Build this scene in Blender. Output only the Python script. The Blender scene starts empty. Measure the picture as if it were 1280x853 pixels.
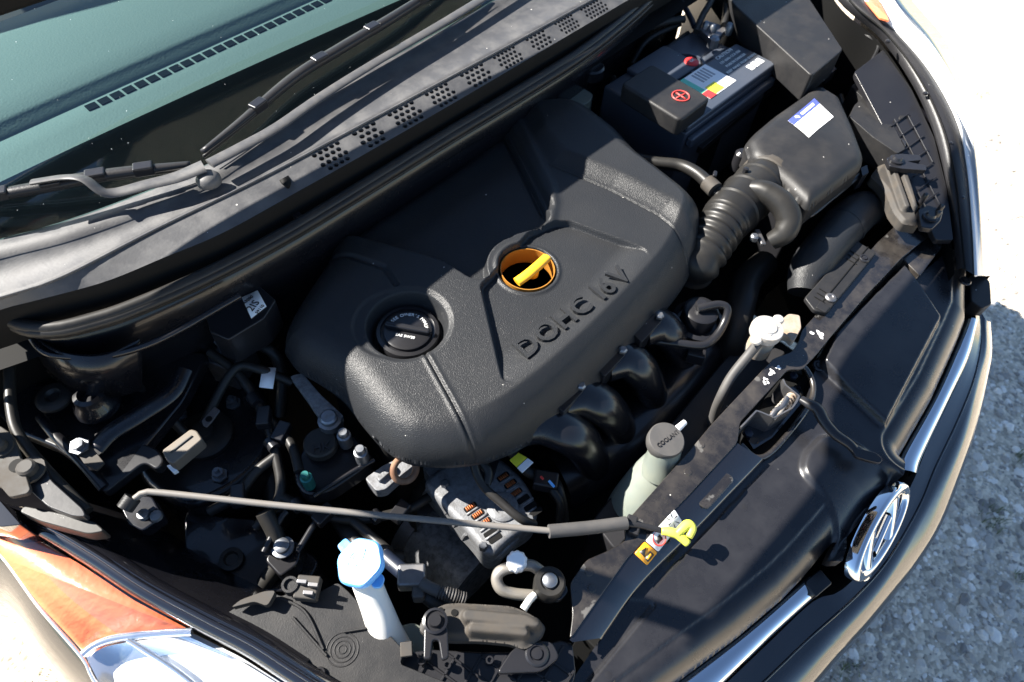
import bpy, math, random
import numpy as np
from mathutils import Vector, Matrix, Quaternion

# ------------------------------------------------------------------ camera, sky, sun, exposure
scene = bpy.context.scene
col = scene.collection
R_CAM = np.array([[0.69796622, -0.56135886, 0.44465648],      # rows: world x (car's left), y (car's rear), z (up) in camera axes
                  [-0.71455144, -0.58712679, 0.38039239],
                  [0.04753309, -0.58323097, -0.81091445]])
C_CAM = np.array([-0.55438751, -0.31429074, 1.53])
FPX, CX, CY = 853.0, 640.0, 426.5                             # calibrated on a 1280 x 853 frame
cam_d = bpy.data.cameras.new('camera')
cam_d.sensor_width = 36.0
cam_d.lens = FPX / 1280.0 * 36.0
cam_d.clip_start = 0.02
cam_d.clip_end = 400
cam_d.dof.use_dof = True
cam_d.dof.focus_distance = 0.82
cam_d.dof.aperture_fstop = 6.3
cam = bpy.data.objects.new('camera', cam_d)
col.objects.link(cam)
ex, ey, ez = R_CAM @ np.array([1, 0, 0]), R_CAM @ np.array([0, -1, 0]), R_CAM @ np.array([0, 0, -1])
cam.matrix_world = Matrix(((ex[0], ey[0], ez[0], C_CAM[0]), (ex[1], ey[1], ez[1], C_CAM[1]), (ex[2], ey[2], ez[2], C_CAM[2]), (0, 0, 0, 1)))
scene.camera = cam

SUN = Vector((-0.55, 1.05, 1.0)).normalized()                 # towards the sun
world = bpy.data.worlds.new('World')
scene.world = world
world.use_nodes = True
wn, wl = world.node_tree.nodes, world.node_tree.links
sky = wn.new('ShaderNodeTexSky')
sky.sky_type = 'NISHITA'
sky.sun_disc = False
sky.sun_elevation = math.asin(SUN.z)
sky.sun_rotation = math.atan2(SUN.x, SUN.y)
sky.air_density = 1.0
sky.dust_density = 0.0
sky.ozone_density = 3.0
wl.new(sky.outputs['Color'], wn['Background'].inputs['Color'])
wn['Background'].inputs['Strength'].default_value = 0.052
sun_d = bpy.data.lights.new('sun', 'SUN')
sun_d.energy = 5.0
sun_d.angle = math.radians(0.4)
sun_d.color = (1.0, 0.95, 0.87)
sun_o = bpy.data.objects.new('sun', sun_d)
sun_o.rotation_euler = SUN.to_track_quat('Z', 'Y').to_euler()
sun_o.location = (-2, 3, 4)
col.objects.link(sun_o)
scene.view_settings.view_transform = 'Standard'
scene.view_settings.look = 'None'
scene.view_settings.gamma = 1.0
scene.view_settings.use_curve_mapping = False
scene.view_settings.exposure = 2.1
scene.render.engine = 'CYCLES'
scene.cycles.max_bounces = 8
scene.cycles.transparent_max_bounces = 12
scene.cycles.use_denoising = True

rnd = random.Random(7)

# ------------------------------------------------------------------ helpers: points
def P(px, py, z):
    """the point at height z that the calibrated view shows at (px, py)"""
    d = R_CAM @ np.array([px - CX, py - CY, FPX])
    t = (z - C_CAM[2]) / d[2]
    return C_CAM + d * t

def PL(pts, z=None):
    return np.array([P(p[0], p[1], p[2] if len(p) > 2 else z) for p in pts])

def smooth_line(pts, n=64):
    """Catmull-Rom through the points, resampled evenly"""
    p = np.array(pts, float)
    if len(p) < 3:
        t = np.linspace(0, 1, n)[:, None]
        return p[0] * (1 - t) + p[-1] * t
    q = np.vstack([2 * p[0] - p[1], p, 2 * p[-1] - p[-2]])
    out = []
    for i in range(1, len(q) - 2):
        for t in np.linspace(0, 1, 16, endpoint=False):
            a, b, c, d = q[i - 1], q[i], q[i + 1], q[i + 2]
            out.append(0.5 * (2 * b + (c - a) * t + (2 * a - 5 * b + 4 * c - d) * t * t + (3 * b - a - 3 * c + d) * t ** 3))
    out.append(q[-2])
    return resample(out, n)

def resample(pts, n):
    p = np.array(pts, float)
    s = np.concatenate([[0], np.cumsum(np.linalg.norm(np.diff(p, axis=0), axis=1))])
    t = np.linspace(0, s[-1], n)
    return np.stack([np.interp(t, s, p[:, k]) for k in range(p.shape[1])], 1)

def fillet(poly, r, n=5):
    """round the corners of a closed polygon (any dimension)"""
    p = np.array(poly, float)
    out = []
    m = len(p)
    for i in range(m):
        a, b, c = p[i - 1], p[i], p[(i + 1) % m]
        la, lc = np.linalg.norm(a - b), np.linalg.norm(c - b)
        d = min(r, la * 0.48, lc * 0.48)
        s, e = b + (a - b) / la * d, b + (c - b) / lc * d
        for t in np.linspace(0, 1, n):
            out.append((1 - t) ** 2 * s + 2 * t * (1 - t) * b + t * t * e)
    return np.array(out)

def ss(a, b, x):
    t = np.clip((x - a) / (b - a), 0, 1)
    return t * t * (3 - 2 * t)

def sdf(poly, X, Y):
    """signed distance to a closed polygon (inside positive) and the nearest points on it"""
    p = np.array(poly)[:, :2]
    best = np.full(X.shape, 1e9)
    nx, ny = np.zeros_like(X), np.zeros_like(X)
    inside = np.zeros(X.shape, bool)
    for i in range(len(p)):
        a, b = p[i - 1], p[i]
        e = b - a
        L = e @ e
        if L < 1e-14:
            continue
        t = np.clip(((X - a[0]) * e[0] + (Y - a[1]) * e[1]) / L, 0, 1)
        qx, qy = a[0] + e[0] * t, a[1] + e[1] * t
        d = np.hypot(X - qx, Y - qy)
        m = d < best
        best[m] = d[m]; nx[m] = qx[m]; ny[m] = qy[m]
        if a[1] != b[1]:
            c = ((a[1] > Y) != (b[1] > Y)) & (X < (b[0] - a[0]) * (Y - a[1]) / (b[1] - a[1]) + a[0])
            inside ^= c
    return np.where(inside, best, -best), nx, ny

def dline(line, X, Y):
    p = np.array(line)[:, :2]
    best = np.full(X.shape, 1e9)
    for a, b in zip(p[:-1], p[1:]):
        e = b - a
        t = np.clip(((X - a[0]) * e[0] + (Y - a[1]) * e[1]) / max(e @ e, 1e-12), 0, 1)
        best = np.minimum(best, np.hypot(X - a[0] - e[0] * t, Y - a[1] - e[1] * t))
    return best

# ------------------------------------------------------------------ helpers: objects
WLOC = {}

def props(o, label=None, cat=None, group=None, kind=None):
    if label: o['label'] = label
    if cat: o['category'] = cat
    if group: o['group'] = group
    if kind: o['kind'] = kind
    return o

def thing(name, label, cat, loc, group=None):
    o = bpy.data.objects.new(name, None)
    o.empty_display_size = 0.02
    o.location = Vector([float(v) for v in loc])
    col.objects.link(o)
    WLOC[o.name] = np.array(loc, float)
    return props(o, label, cat, group)

def obj(name, verts, faces, mat, parent=None, smooth=True, bevel=0.0, segs=2, angle=None, **kw):
    v = np.array(verts, float)
    c = (v.min(0) + v.max(0)) / 2
    me = bpy.data.meshes.new(name)
    me.from_pydata([tuple(q) for q in (v - c)], [], [tuple(int(i) for i in f) for f in faces])
    me.update()
    me.materials.append(M[mat] if isinstance(mat, str) else mat)
    if smooth:
        me.shade_smooth()
        if angle:
            me.set_sharp_from_angle(angle=math.radians(angle))
    else:
        me.shade_flat()
    o = bpy.data.objects.new(name, me)
    col.objects.link(o)
    pw = WLOC[parent.name] if parent is not None else np.zeros(3)
    o.parent = parent
    o.location = Vector([float(q) for q in (c - pw)])
    WLOC[o.name] = c
    if bevel:
        b = o.modifiers.new('edge', 'BEVEL')
        b.width = bevel; b.segments = segs; b.limit_method = 'ANGLE'; b.angle_limit = math.radians(35)
        b.harden_normals = True
    return props(o, kw.get('label'), kw.get('cat'), kw.get('group'), kw.get('kind'))

def inst(name, data, loc, parent, rot=None, scale=1.0):
    o = bpy.data.objects.new(name, data)
    col.objects.link(o)
    o.parent = parent
    pw = WLOC[parent.name] if parent is not None else np.zeros(3)
    o.location = Vector([float(q) for q in (np.array(loc, float) - pw)])
    if rot is not None:
        o.rotation_mode = 'QUATERNION'
        o.rotation_quaternion = rot
    o.scale = (scale,) * 3
    WLOC[o.name] = np.array(loc, float)
    return o

class MB:
    """collects shapes into one mesh"""
    def __init__(s): s.v = []; s.f = []
    def add(s, v, f):
        b = len(s.v)
        s.v += [tuple(q) for q in v]
        s.f += [tuple(i + b for i in g) for g in f]
        return s
    def build(s, name, mat, parent=None, **kw): return obj(name, s.v, s.f, mat, parent, **kw)

def g_prism(poly, zb, draft=0.0):
    """poly: (n,3) top outline; extruded straight down to height zb (or by -zb below each point if zb<0)"""
    t = np.array(poly, float)
    a = 0.5 * sum(t[i - 1][0] * t[i][1] - t[i][0] * t[i - 1][1] for i in range(len(t)))
    if a < 0: t = t[::-1]
    b = t.copy()
    b[:, 2] = (t[:, 2] + zb) if zb < 0 else zb
    if draft:
        c = t.mean(0)
        d = t[:, :2] - c[:2]
        b[:, :2] += d / np.linalg.norm(d, axis=1)[:, None] * draft
    n = len(t)
    f = [tuple(range(n)), tuple(range(2 * n - 1, n - 1, -1))]
    f += [(i, n + i, n + (i + 1) % n, (i + 1) % n) for i in range(n)]
    return np.vstack([t, b]), f

def prism(name, pts, z, zb, mat, parent=None, r=0.0, bevel=0.002, draft=0.0, segs=2, nf=5, **kw):
    poly = PL(pts, z)
    if r: poly = fillet(poly, r, nf)
    v, f = g_prism(poly, zb, draft)
    return obj(name, v, f, mat, parent, bevel=bevel, segs=segs, **kw)

def g_loft(lines, n=None, closed=False):
    L = [np.array(l, float) for l in lines]
    k = len(L[0])
    v = np.vstack(L)
    f = []
    for i in range(len(L) - 1):
        for j in range(k - (0 if closed else 1)):
            j2 = (j + 1) % k
            f.append((i * k + j, i * k + j2, (i + 1) * k + j2, (i + 1) * k + j))
    return v, f

def orient_up(v, f):
    v = np.array(v)
    s = 0
    for g in f:
        a, b, c = v[g[0]], v[g[1]], v[g[2]]
        s += np.cross(b - a, c - a)[2]
    return v, ([g[::-1] for g in f] if s < 0 else f)

def loft(name, lines, mat, parent=None, n=48, solid=0.0, **kw):
    L = [smooth_line(l if isinstance(l, np.ndarray) else PL(l), n) for l in lines]
    v, f = orient_up(*g_loft(L))
    o = obj(name, v, f, mat, parent, **kw)
    if solid:
        m = o.modifiers.new('thick', 'SOLIDIFY'); m.thickness = solid; m.offset = -1
    return o

def frames(path):
    p = np.array(path, float)
    t = np.gradient(p, axis=0)
    t /= np.linalg.norm(t, axis=1)[:, None] + 1e-12
    up = np.array([0, 0, 1.0]) if abs(t[0][2]) < 0.9 else np.array([1.0, 0, 0])
    u = np.cross(up, t[0]); u /= np.linalg.norm(u)
    U, V = [], []
    for i in range(len(p)):
        u = u - t[i] * (u @ t[i]); u /= np.linalg.norm(u)
        U.append(u); V.append(np.cross(t[i], u))
    return p, t, np.array(U), np.array(V)

def g_tube(path, rad, k=12, caps=True, sy=1.0):
    p, t, U, V = frames(path)
    n = len(p)
    rad = np.full(n, rad, float) if np.isscalar(rad) else np.interp(np.linspace(0, 1, n), np.linspace(0, 1, len(rad)), rad)
    v = []
    for i in range(n):
        for a in range(k):
            an = 2 * math.pi * a / k
            v.append(p[i] + (U[i] * math.cos(an) + V[i] * math.sin(an) * sy) * rad[i])
    f = [(i * k + a, i * k + (a + 1) % k, (i + 1) * k + (a + 1) % k, (i + 1) * k + a) for i in range(n - 1) for a in range(k)]
    if caps:
        f += [tuple(range(k))[::-1], tuple(range((n - 1) * k, n * k))]
    return v, f

def tube(name, pts, rad, mat, parent=None, n=40, k=12, sy=1.0, angle=50, **kw):
    path = smooth_line(PL(pts), n)
    v, f = g_tube(path, rad, k, sy=sy)
    return obj(name, v, f, mat, parent, angle=angle, **kw)

def g_lathe(prof, c=(0, 0, 0), axis=(0, 0, 1), k=32, close=True):
    """prof: list of (radius, height) along axis"""
    ax = Vector(axis).normalized()
    q = Vector((0, 0, 1)).rotation_difference(ax)
    v, f = [], []
    for r, h in prof:
        for a in range(k):
            an = 2 * math.pi * a / k
            w = q @ Vector((r * math.cos(an), r * math.sin(an), h))
            v.append((c[0] + w.x, c[1] + w.y, c[2] + w.z))
    n = len(prof)
    for i in range(n - 1):
        for a in range(k):
            f.append((i * k + a, i * k + (a + 1) % k, (i + 1) * k + (a + 1) % k, (i + 1) * k + a))
    if close:
        f.append(tuple(range(k))[::-1]); f.append(tuple(range((n - 1) * k, n * k)))
    return v, f

def lathe(name, prof, c, mat, parent=None, axis=(0, 0, 1), k=32, angle=40, **kw):
    v, f = g_lathe(prof, c, axis, k)
    return obj(name, v, f, mat, parent, angle=angle, **kw)

def g_box(c, s, rz=0.0):
    v = []
    for z in (-1, 1):
        for x, y in ((-1, -1), (1, -1), (1, 1), (-1, 1)):
            X, Y = x * s[0] / 2, y * s[1] / 2
            v.append((c[0] + X * math.cos(rz) - Y * math.sin(rz), c[1] + X * math.sin(rz) + Y * math.cos(rz), c[2] + z * s[2] / 2))
    return v, [(3, 2, 1, 0), (4, 5, 6, 7), (0, 1, 5, 4), (1, 2, 6, 5), (2, 3, 7, 6), (3, 0, 4, 7)]

def box(name, c, s, mat, parent=None, rz=0.0, bevel=0.002, **kw):
    v, f = g_box(c, s, rz)
    return obj(name, v, f, mat, parent, bevel=bevel, **kw)

def hfield(name, outline, zfun, res, mat, parent=None, skirt=0.0, **kw):
    o = np.array(outline)[:, :2]
    x0, y0 = o.min(0) - res * 2
    x1, y1 = o.max(0) + res * 2
    xs, ys = np.arange(x0, x1, res), np.arange(y0, y1, res)
    X, Y = np.meshgrid(xs, ys)
    sd, nx, ny = sdf(o, X, Y)
    out = sd <= 0
    Xs, Ys = np.where(out, nx, X), np.where(out, ny, Y)
    near = (~out) & (sd < res * 0.35)
    Xs, Ys = np.where(near, nx, Xs), np.where(near, ny, Ys)
    sdn = np.where(out | near, 0.0, sd)
    Z = zfun(Xs, Ys, sdn)
    h, w = X.shape
    inn = ~out
    cell = inn[:-1, :-1] | inn[1:, :-1] | inn[:-1, 1:] | inn[1:, 1:]
    idx = -np.ones(X.shape, int)
    used = np.zeros(X.shape, bool)
    for dy in (0, 1):
        for dx in (0, 1):
            used[dy:h - 1 + dy, dx:w - 1 + dx] |= cell
    idx[used] = np.arange(used.sum())
    v = np.stack([Xs[used], Ys[used], Z[used]], 1)
    jj, ii = np.nonzero(cell)
    f = np.stack([idx[jj, ii], idx[jj, ii + 1], idx[jj + 1, ii + 1], idx[jj + 1, ii]], 1)
    f = f.tolist()
    if skirt:
        oo = np.array(resample(np.vstack([o, o[:1]]), 260)[:-1])
        zz = zfun(oo[:, 0], oo[:, 1], np.zeros(len(oo)))
        b = len(v)
        a = 0.5 * sum(oo[i - 1][0] * oo[i][1] - oo[i][0] * oo[i - 1][1] for i in range(len(oo)))
        v = np.vstack([v, np.column_stack([oo, zz]), np.column_stack([oo, zz - skirt])])
        n = len(oo)
        for i in range(n):
            j = (i + 1) % n
            g = (b + i, b + n + i, b + n + j, b + j)
            f.append(g if a > 0 else g[::-1])
    return obj(name, v, f, mat, parent, **kw)

def text_geo(body, size, extrude=0.0, align='CENTER', spacing=1.0, bold=0.0):
    cu = bpy.data.curves.new('lettering', 'FONT')
    cu.body = body; cu.size = size; cu.extrude = extrude; cu.align_x = align; cu.resolution_u = 3; cu.space_character = spacing; cu.offset = bold
    o = bpy.data.objects.new('lettering', cu)
    me = o.to_mesh()
    v = np.array([tuple(q.co) for q in me.vertices]) if len(me.vertices) else np.zeros((0, 3))
    f = [tuple(p.vertices) for p in me.polygons]
    o.to_mesh_clear()
    bpy.data.objects.remove(o)
    bpy.data.curves.remove(cu)
    return v, f

def text_on(name, body, p0, p1, size, mat, parent, extrude=0.0003, lift=0.0, up=(0, 0, 1), spacing=1.0, xs=1.0, align='CENTER'):
    """flat lettering whose baseline centre runs between two points"""
    v, f = text_geo(body, size, extrude, align, spacing)
    a, b = np.array(p0, float), np.array(p1, float)
    X = (b - a) / np.linalg.norm(b - a)
    N = np.array(up, float); N -= X * (N @ X); N /= np.linalg.norm(N)
    Y = np.cross(N, X)
    o = (a + b) / 2 if align == 'CENTER' else a
    w = o + v[:, :1] * X * xs + v[:, 1:2] * Y + (v[:, 2:3] + lift) * N
    return obj(name, w, f, mat, parent, smooth=False)

def text_arc(name, body, c, rad, size, a0, a1, mat, parent, extrude=0.0003, inward=False):
    mb = MB()
    n = len(body)
    for i, ch in enumerate(body):
        if ch == ' ': continue
        v, f = text_geo(ch, size, extrude)
        an = a0 + (a1 - a0) * i / max(n - 1, 1)
        th = an - math.pi / 2 if not inward else an + math.pi / 2
        ca, sa = math.cos(th), math.sin(th)
        w = np.column_stack([v[:, 0] * ca - v[:, 1] * sa + c[0] + rad * math.cos(an), v[:, 0] * sa + v[:, 1] * ca + c[1] + rad * math.sin(an), v[:, 2] + c[2]])
        mb.add(w, f)
    return mb.build(name, mat, parent, smooth=False)

# ------------------------------------------------------------------ materials
M = {}

def mat(name, base, rough=0.5, metal=0.0, grain=None, specks=0.0, dirt=0.0, dirt_col=(0.16, 0.145, 0.12), dirt_scale=9.0, coat=0.0, trans=0.0,
        sss=0.0, spec=0.5, rough_var=0.0, speck_scale=170.0, aniso=None, scratches=0.0):
    m = bpy.data.materials.new(name)
    m.use_nodes = True
    nt = m.node_tree
    N, L = nt.nodes, nt.links
    b = N['Principled BSDF']
    b.inputs['Base Color'].default_value = (*base, 1)
    b.inputs['Roughness'].default_value = rough
    b.inputs['Metallic'].default_value = metal
    b.inputs['Specular IOR Level'].default_value = spec
    b.inputs['Coat Weight'].default_value = coat
    b.inputs['Coat Roughness'].default_value = 0.03
    b.inputs['Transmission Weight'].default_value = trans
    if sss:
        b.inputs['Subsurface Weight'].default_value = sss
        b.inputs['Subsurface Radius'].default_value = (0.01, 0.01, 0.01)
        b.inputs['Subsurface Scale'].default_value = 1.0
    geo = N.new('ShaderNodeNewGeometry')
    pos = geo.outputs['Position']
    cur = None
    if dirt:
        t = N.new('ShaderNodeTexNoise'); t.inputs['Scale'].default_value = dirt_scale; t.inputs['Detail'].default_value = 9; t.inputs['Roughness'].default_value = 0.68
        L.new(pos, t.inputs['Vector'])
        r = N.new('ShaderNodeMapRange'); r.inputs['From Min'].default_value = 0.42; r.inputs['From Max'].default_value = 0.78
        r.inputs['To Max'].default_value = dirt
        L.new(t.outputs['Fac'], r.inputs['Value'])
        mx = N.new('ShaderNodeMix'); mx.data_type = 'RGBA'
        mx.inputs['A'].default_value = (*base, 1); mx.inputs['B'].default_value = (*dirt_col, 1)
        L.new(r.outputs['Result'], mx.inputs['Factor'])
        cur = mx.outputs['Result']
        rr = N.new('ShaderNodeMapRange'); rr.inputs['To Min'].default_value = rough; rr.inputs['To Max'].default_value = min(1.0, rough + 0.45)
        L.new(r.outputs['Result'], rr.inputs['Value'])
        L.new(rr.outputs['Result'], b.inputs['Roughness'])
    elif rough_var:
        t = N.new('ShaderNodeTexNoise'); t.inputs['Scale'].default_value = 30; t.inputs['Detail'].default_value = 6
        L.new(pos, t.inputs['Vector'])
        rr = N.new('ShaderNodeMapRange'); rr.inputs['From Min'].default_value = 0.3; rr.inputs['From Max'].default_value = 0.7
        rr.inputs['To Min'].default_value = max(0.0, rough - rough_var); rr.inputs['To Max'].default_value = rough + rough_var
        L.new(t.outputs['Fac'], rr.inputs['Value']); L.new(rr.outputs['Result'], b.inputs['Roughness'])
    if specks:
        vo = N.new('ShaderNodeTexVoronoi'); vo.inputs['Scale'].default_value = speck_scale
        L.new(pos, vo.inputs['Vector'])
        sp = N.new('ShaderNodeSeparateColor'); L.new(vo.outputs['Color'], sp.inputs['Color'])
        sz = N.new('ShaderNodeMath'); sz.operation = 'MULTIPLY'; L.new(sp.outputs['Green'], sz.inputs[0]); sz.inputs[1].default_value = 0.19
        lt = N.new('ShaderNodeMath'); lt.operation = 'LESS_THAN'; L.new(vo.outputs['Distance'], lt.inputs[0]); L.new(sz.outputs[0], lt.inputs[1])
        pk = N.new('ShaderNodeMath'); pk.operation = 'LESS_THAN'; L.new(sp.outputs['Red'], pk.inputs[0]); pk.inputs[1].default_value = specks * 0.45
        mu = N.new('ShaderNodeMath'); mu.operation = 'MULTIPLY'; L.new(lt.outputs[0], mu.inputs[0]); L.new(pk.outputs[0], mu.inputs[1])
        mx = N.new('ShaderNodeMix'); mx.data_type = 'RGBA'
        if cur: L.new(cur, mx.inputs['A'])
        else: mx.inputs['A'].default_value = (*base, 1)
        mx.inputs['B'].default_value = (0.45, 0.43, 0.4, 1)
        L.new(mu.outputs[0], mx.inputs['Factor'])
        cur = mx.outputs['Result']
    if scratches:
        t = N.new('ShaderNodeTexNoise'); t.inputs['Scale'].default_value = 40; t.inputs['Detail'].default_value = 5
        L.new(pos, t.inputs['Vector'])
        r = N.new('ShaderNodeMapRange'); r.inputs['From Min'].default_value = 0.66; r.inputs['From Max'].default_value = 0.69
        L.new(t.outputs['Fac'], r.inputs['Value'])
        mx = N.new('ShaderNodeMix'); mx.data_type = 'RGBA'
        if cur: L.new(cur, mx.inputs['A'])
        else: mx.inputs['A'].default_value = (*base, 1)
        mx.inputs['B'].default_value = (0.5, 0.49, 0.46, 1)
        sc = N.new('ShaderNodeMath'); sc.operation = 'MULTIPLY'; sc.inputs[1].default_value = scratches
        L.new(r.outputs['Result'], sc.inputs[0]); L.new(sc.outputs[0], mx.inputs['Factor'])
        cur = mx.outputs['Result']
    if cur: L.new(cur, b.inputs['Base Color'])
    if grain:
        t = N.new('ShaderNodeTexNoise'); t.inputs['Scale'].default_value = grain[0]; t.inputs['Detail'].default_value = 2
        L.new(pos, t.inputs['Vector'])
        bp = N.new('ShaderNodeBump'); bp.inputs['Strength'].default_value = grain[1]; bp.inputs['Distance'].default_value = grain[2] if len(grain) > 2 else 0.001
        L.new(t.outputs['Fac'], bp.inputs['Height']); L.new(bp.outputs['Normal'], b.inputs['Normal'])
    M[name] = m
    return m

mat('cover_plastic', (0.019, 0.020, 0.022), 0.33, grain=(800, 0.9, 0.0007), specks=0.04, dirt=0.10, dirt_scale=7, dirt_col=(0.07, 0.068, 0.065), spec=.22)
mat('black_plastic', (0.016, 0.016, 0.018), 0.38, grain=(500, 0.35, 0.0005), specks=0.04, dirt=0.15, dirt_col=(0.07, 0.065, 0.06), spec=.25)
mat('smooth_plastic', (0.012, 0.012, 0.014), 0.28, grain=(160, 0.08, 0.0005), specks=0.02, dirt=0.10, dirt_col=(0.05, 0.048, 0.045), spec=.4)
mat('dusty_plastic', (0.0145, 0.0145, 0.0155), 0.44, grain=(900, 0.4, 0.0005), specks=0.05, dirt=0.28, dirt_col=(0.055, 0.05, 0.045), dirt_scale=26, spec=.25)
mat('shield_plastic', (0.012, 0.012, 0.014), 0.27, grain=(700, 0.10, 0.0004), specks=0.012, dirt=0.16, dirt_scale=22, dirt_col=(0.07, 0.07, 0.075))
mat('cowl_plastic', (0.05, 0.05, 0.053), 0.48, grain=(350, 0.25, 0.0005), specks=0.05, dirt=0.5, dirt_col=(0.15, 0.145, 0.14), dirt_scale=26)
mat('rubber', (0.013, 0.0125, 0.012), 0.40, spec=.3, grain=(200, 0.1, 0.0005), dirt=0.35, dirt_col=(0.055, 0.05, 0.042))
mat('black_paint', (0.006, 0.006, 0.008), 0.14, coat=1.0, specks=0.01)
mat('support_paint', (0.011, 0.010, 0.010), 0.22, coat=0.6, dirt=0.55, dirt_scale=24, dirt_col=(0.075, 0.064, 0.052), scratches=0.12, specks=0.05)
mat('bay_paint', (0.006, 0.006, 0.008), 0.25, coat=0.3, dirt=0.3, dirt_col=(0.02, 0.018, 0.016), spec=.3)
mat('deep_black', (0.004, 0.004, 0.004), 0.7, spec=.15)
mat('metal_grey', (0.2, 0.2, 0.21), 0.42, metal=0.9, dirt=0.7, dirt_col=(0.12, 0.10, 0.08), dirt_scale=40)
mat('bracket_metal', (0.04, 0.037, 0.034), 0.62, metal=0.0, spec=.25, dirt=0.7, dirt_col=(0.075, 0.06, 0.044), dirt_scale=35)
mat('cast_alu', (0.19, 0.195, 0.205), 0.5, metal=0.45, grain=(420, 0.5, 0.0006), dirt=0.9, dirt_col=(0.05, 0.045, 0.04), dirt_scale=110)
mat('bolt_zinc', (0.2, 0.215, 0.24), 0.38, metal=0.85, dirt=0.6, dirt_col=(0.15, 0.13, 0.1), dirt_scale=90)
mat('rod_paint', (0.14, 0.13, 0.12), 0.5, dirt=0.7, dirt_col=(0.12, 0.10, 0.08), dirt_scale=60)
mat('sleeve_grey', (0.05, 0.048, 0.047), 0.6, dirt=0.4, dirt_col=(0.09, 0.08, 0.07), dirt_scale=80)
mat('chrome', (0.62, 0.64, 0.67), 0.07, metal=1.0, rough_var=0.04)
mat('copper_wire', (0.36, 0.10, 0.03), 0.4, metal=0.6, dirt=0.8, dirt_col=(0.05, 0.02, 0.01), dirt_scale=200)
mat('white_plastic', (0.72, 0.70, 0.64), 0.45, sss=0.15, dirt=0.3, dirt_col=(0.45, 0.41, 0.33))
mat('tank_plastic', (0.15, 0.17, 0.15), 0.35, sss=0.3, dirt=0.5, dirt_col=(0.22, 0.22, 0.16), dirt_scale=20)
mat('blue_cap', (0.10, 0.40, 0.85), 0.4, dirt=0.5, dirt_col=(0.5, 0.6, 0.7), dirt_scale=60)
mat('pipe_metal', (0.30, 0.28, 0.25), 0.38, metal=0.5, dirt=0.5, dirt_col=(0.2, 0.16, 0.11), dirt_scale=60)
mat('arm_paint', (0.055, 0.055, 0.058), 0.42, dirt=0.5, dirt_col=(0.10, 0.095, 0.09), dirt_scale=70, spec=.4)
mat('cap_print', (0.75, 0.82, 0.88), 0.5)
mat('yellow_plastic', (0.88, 0.43, 0.02), 0.4, dirt=0.25, dirt_col=(0.5, 0.3, 0.05))
mat('amber_bounce', (0.30, 0.13, 0.02), 0.4)  # yellow light bounced off the dipstick, put into a base colour
mat('lime_plastic', (0.62, 0.66, 0.07), 0.45, dirt=0.5, dirt_col=(0.4, 0.36, 0.1), dirt_scale=60)
mat('teal_paint', (0.015, 0.12, 0.115), 0.4, metal=0.5)
mat('cap_metal', (0.42, 0.41, 0.40), 0.42, metal=0.35, dirt=0.8, dirt_col=(0.45, 0.36, 0.24), dirt_scale=50)
mat('corroded', (0.3, 0.27, 0.23), 0.7, metal=0.2, dirt=0.9, dirt_col=(0.28, 0.15, 0.07), dirt_scale=60)
mat('rust', (0.16, 0.08, 0.045), 0.7, metal=0.3, dirt=0.8, dirt_col=(0.3, 0.2, 0.13), dirt_scale=60)
mat('label_white', (0.78, 0.78, 0.78), 0.4)
mat('label_blue', (0.06, 0.08, 0.30), 0.4)
mat('label_orange', (0.85, 0.36, 0.02), 0.4)
mat('label_green', (0.12, 0.55, 0.38), 0.4)
mat('label_yellow', (0.72, 0.66, 0.04), 0.4)
mat('label_red', (0.62, 0.03, 0.03), 0.4)
mat('print_black', (0.015, 0.015, 0.015), 0.5)
mat('print_white', (0.7, 0.7, 0.68), 0.5)
mat('print_grey', (0.30, 0.31, 0.33), 0.5)
mat('red_print', (0.65, 0.06, 0.05), 0.4)
mat('wire_blue', (0.008, 0.012, 0.024), 0.4)
mat('battery_case', (0.04, 0.048, 0.064), 0.32, grain=(300, 0.1, 0.0005), specks=0.02, dirt=0.25, dirt_col=(0.1, 0.1, 0.11))
mat('gloss_runner', (0.007, 0.007, 0.009), 0.24, rough_var=0.05, dirt=0.15, dirt_col=(0.05, 0.05, 0.05))
mat('dash_plastic', (0.082, 0.092, 0.09), 0.75, grain=(300, 0.5, 0.0008))
mat('dash_dark', (0.07, 0.10, 0.11), 0.8)
mat('vent_dark', (0.002, 0.003, 0.004), 0.9, spec=.05)
mat('tan_plastic', (0.11, 0.092, 0.073), 0.6, dirt=0.4, dirt_col=(0.2, 0.16, 0.11), dirt_scale=70)
mat('wood', (0.24, 0.16, 0.09), 0.7, grain=(60, 0.4, 0.002), dirt=0.6, dirt_col=(0.12, 0.09, 0.06))
mat('reflector', (0.86, 0.87, 0.9), 0.14, metal=0.9)
mat('reflector_amber', (0.80, 0.20, 0.085), 0.35, grain=(90, 0.5, 0.002))

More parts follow.
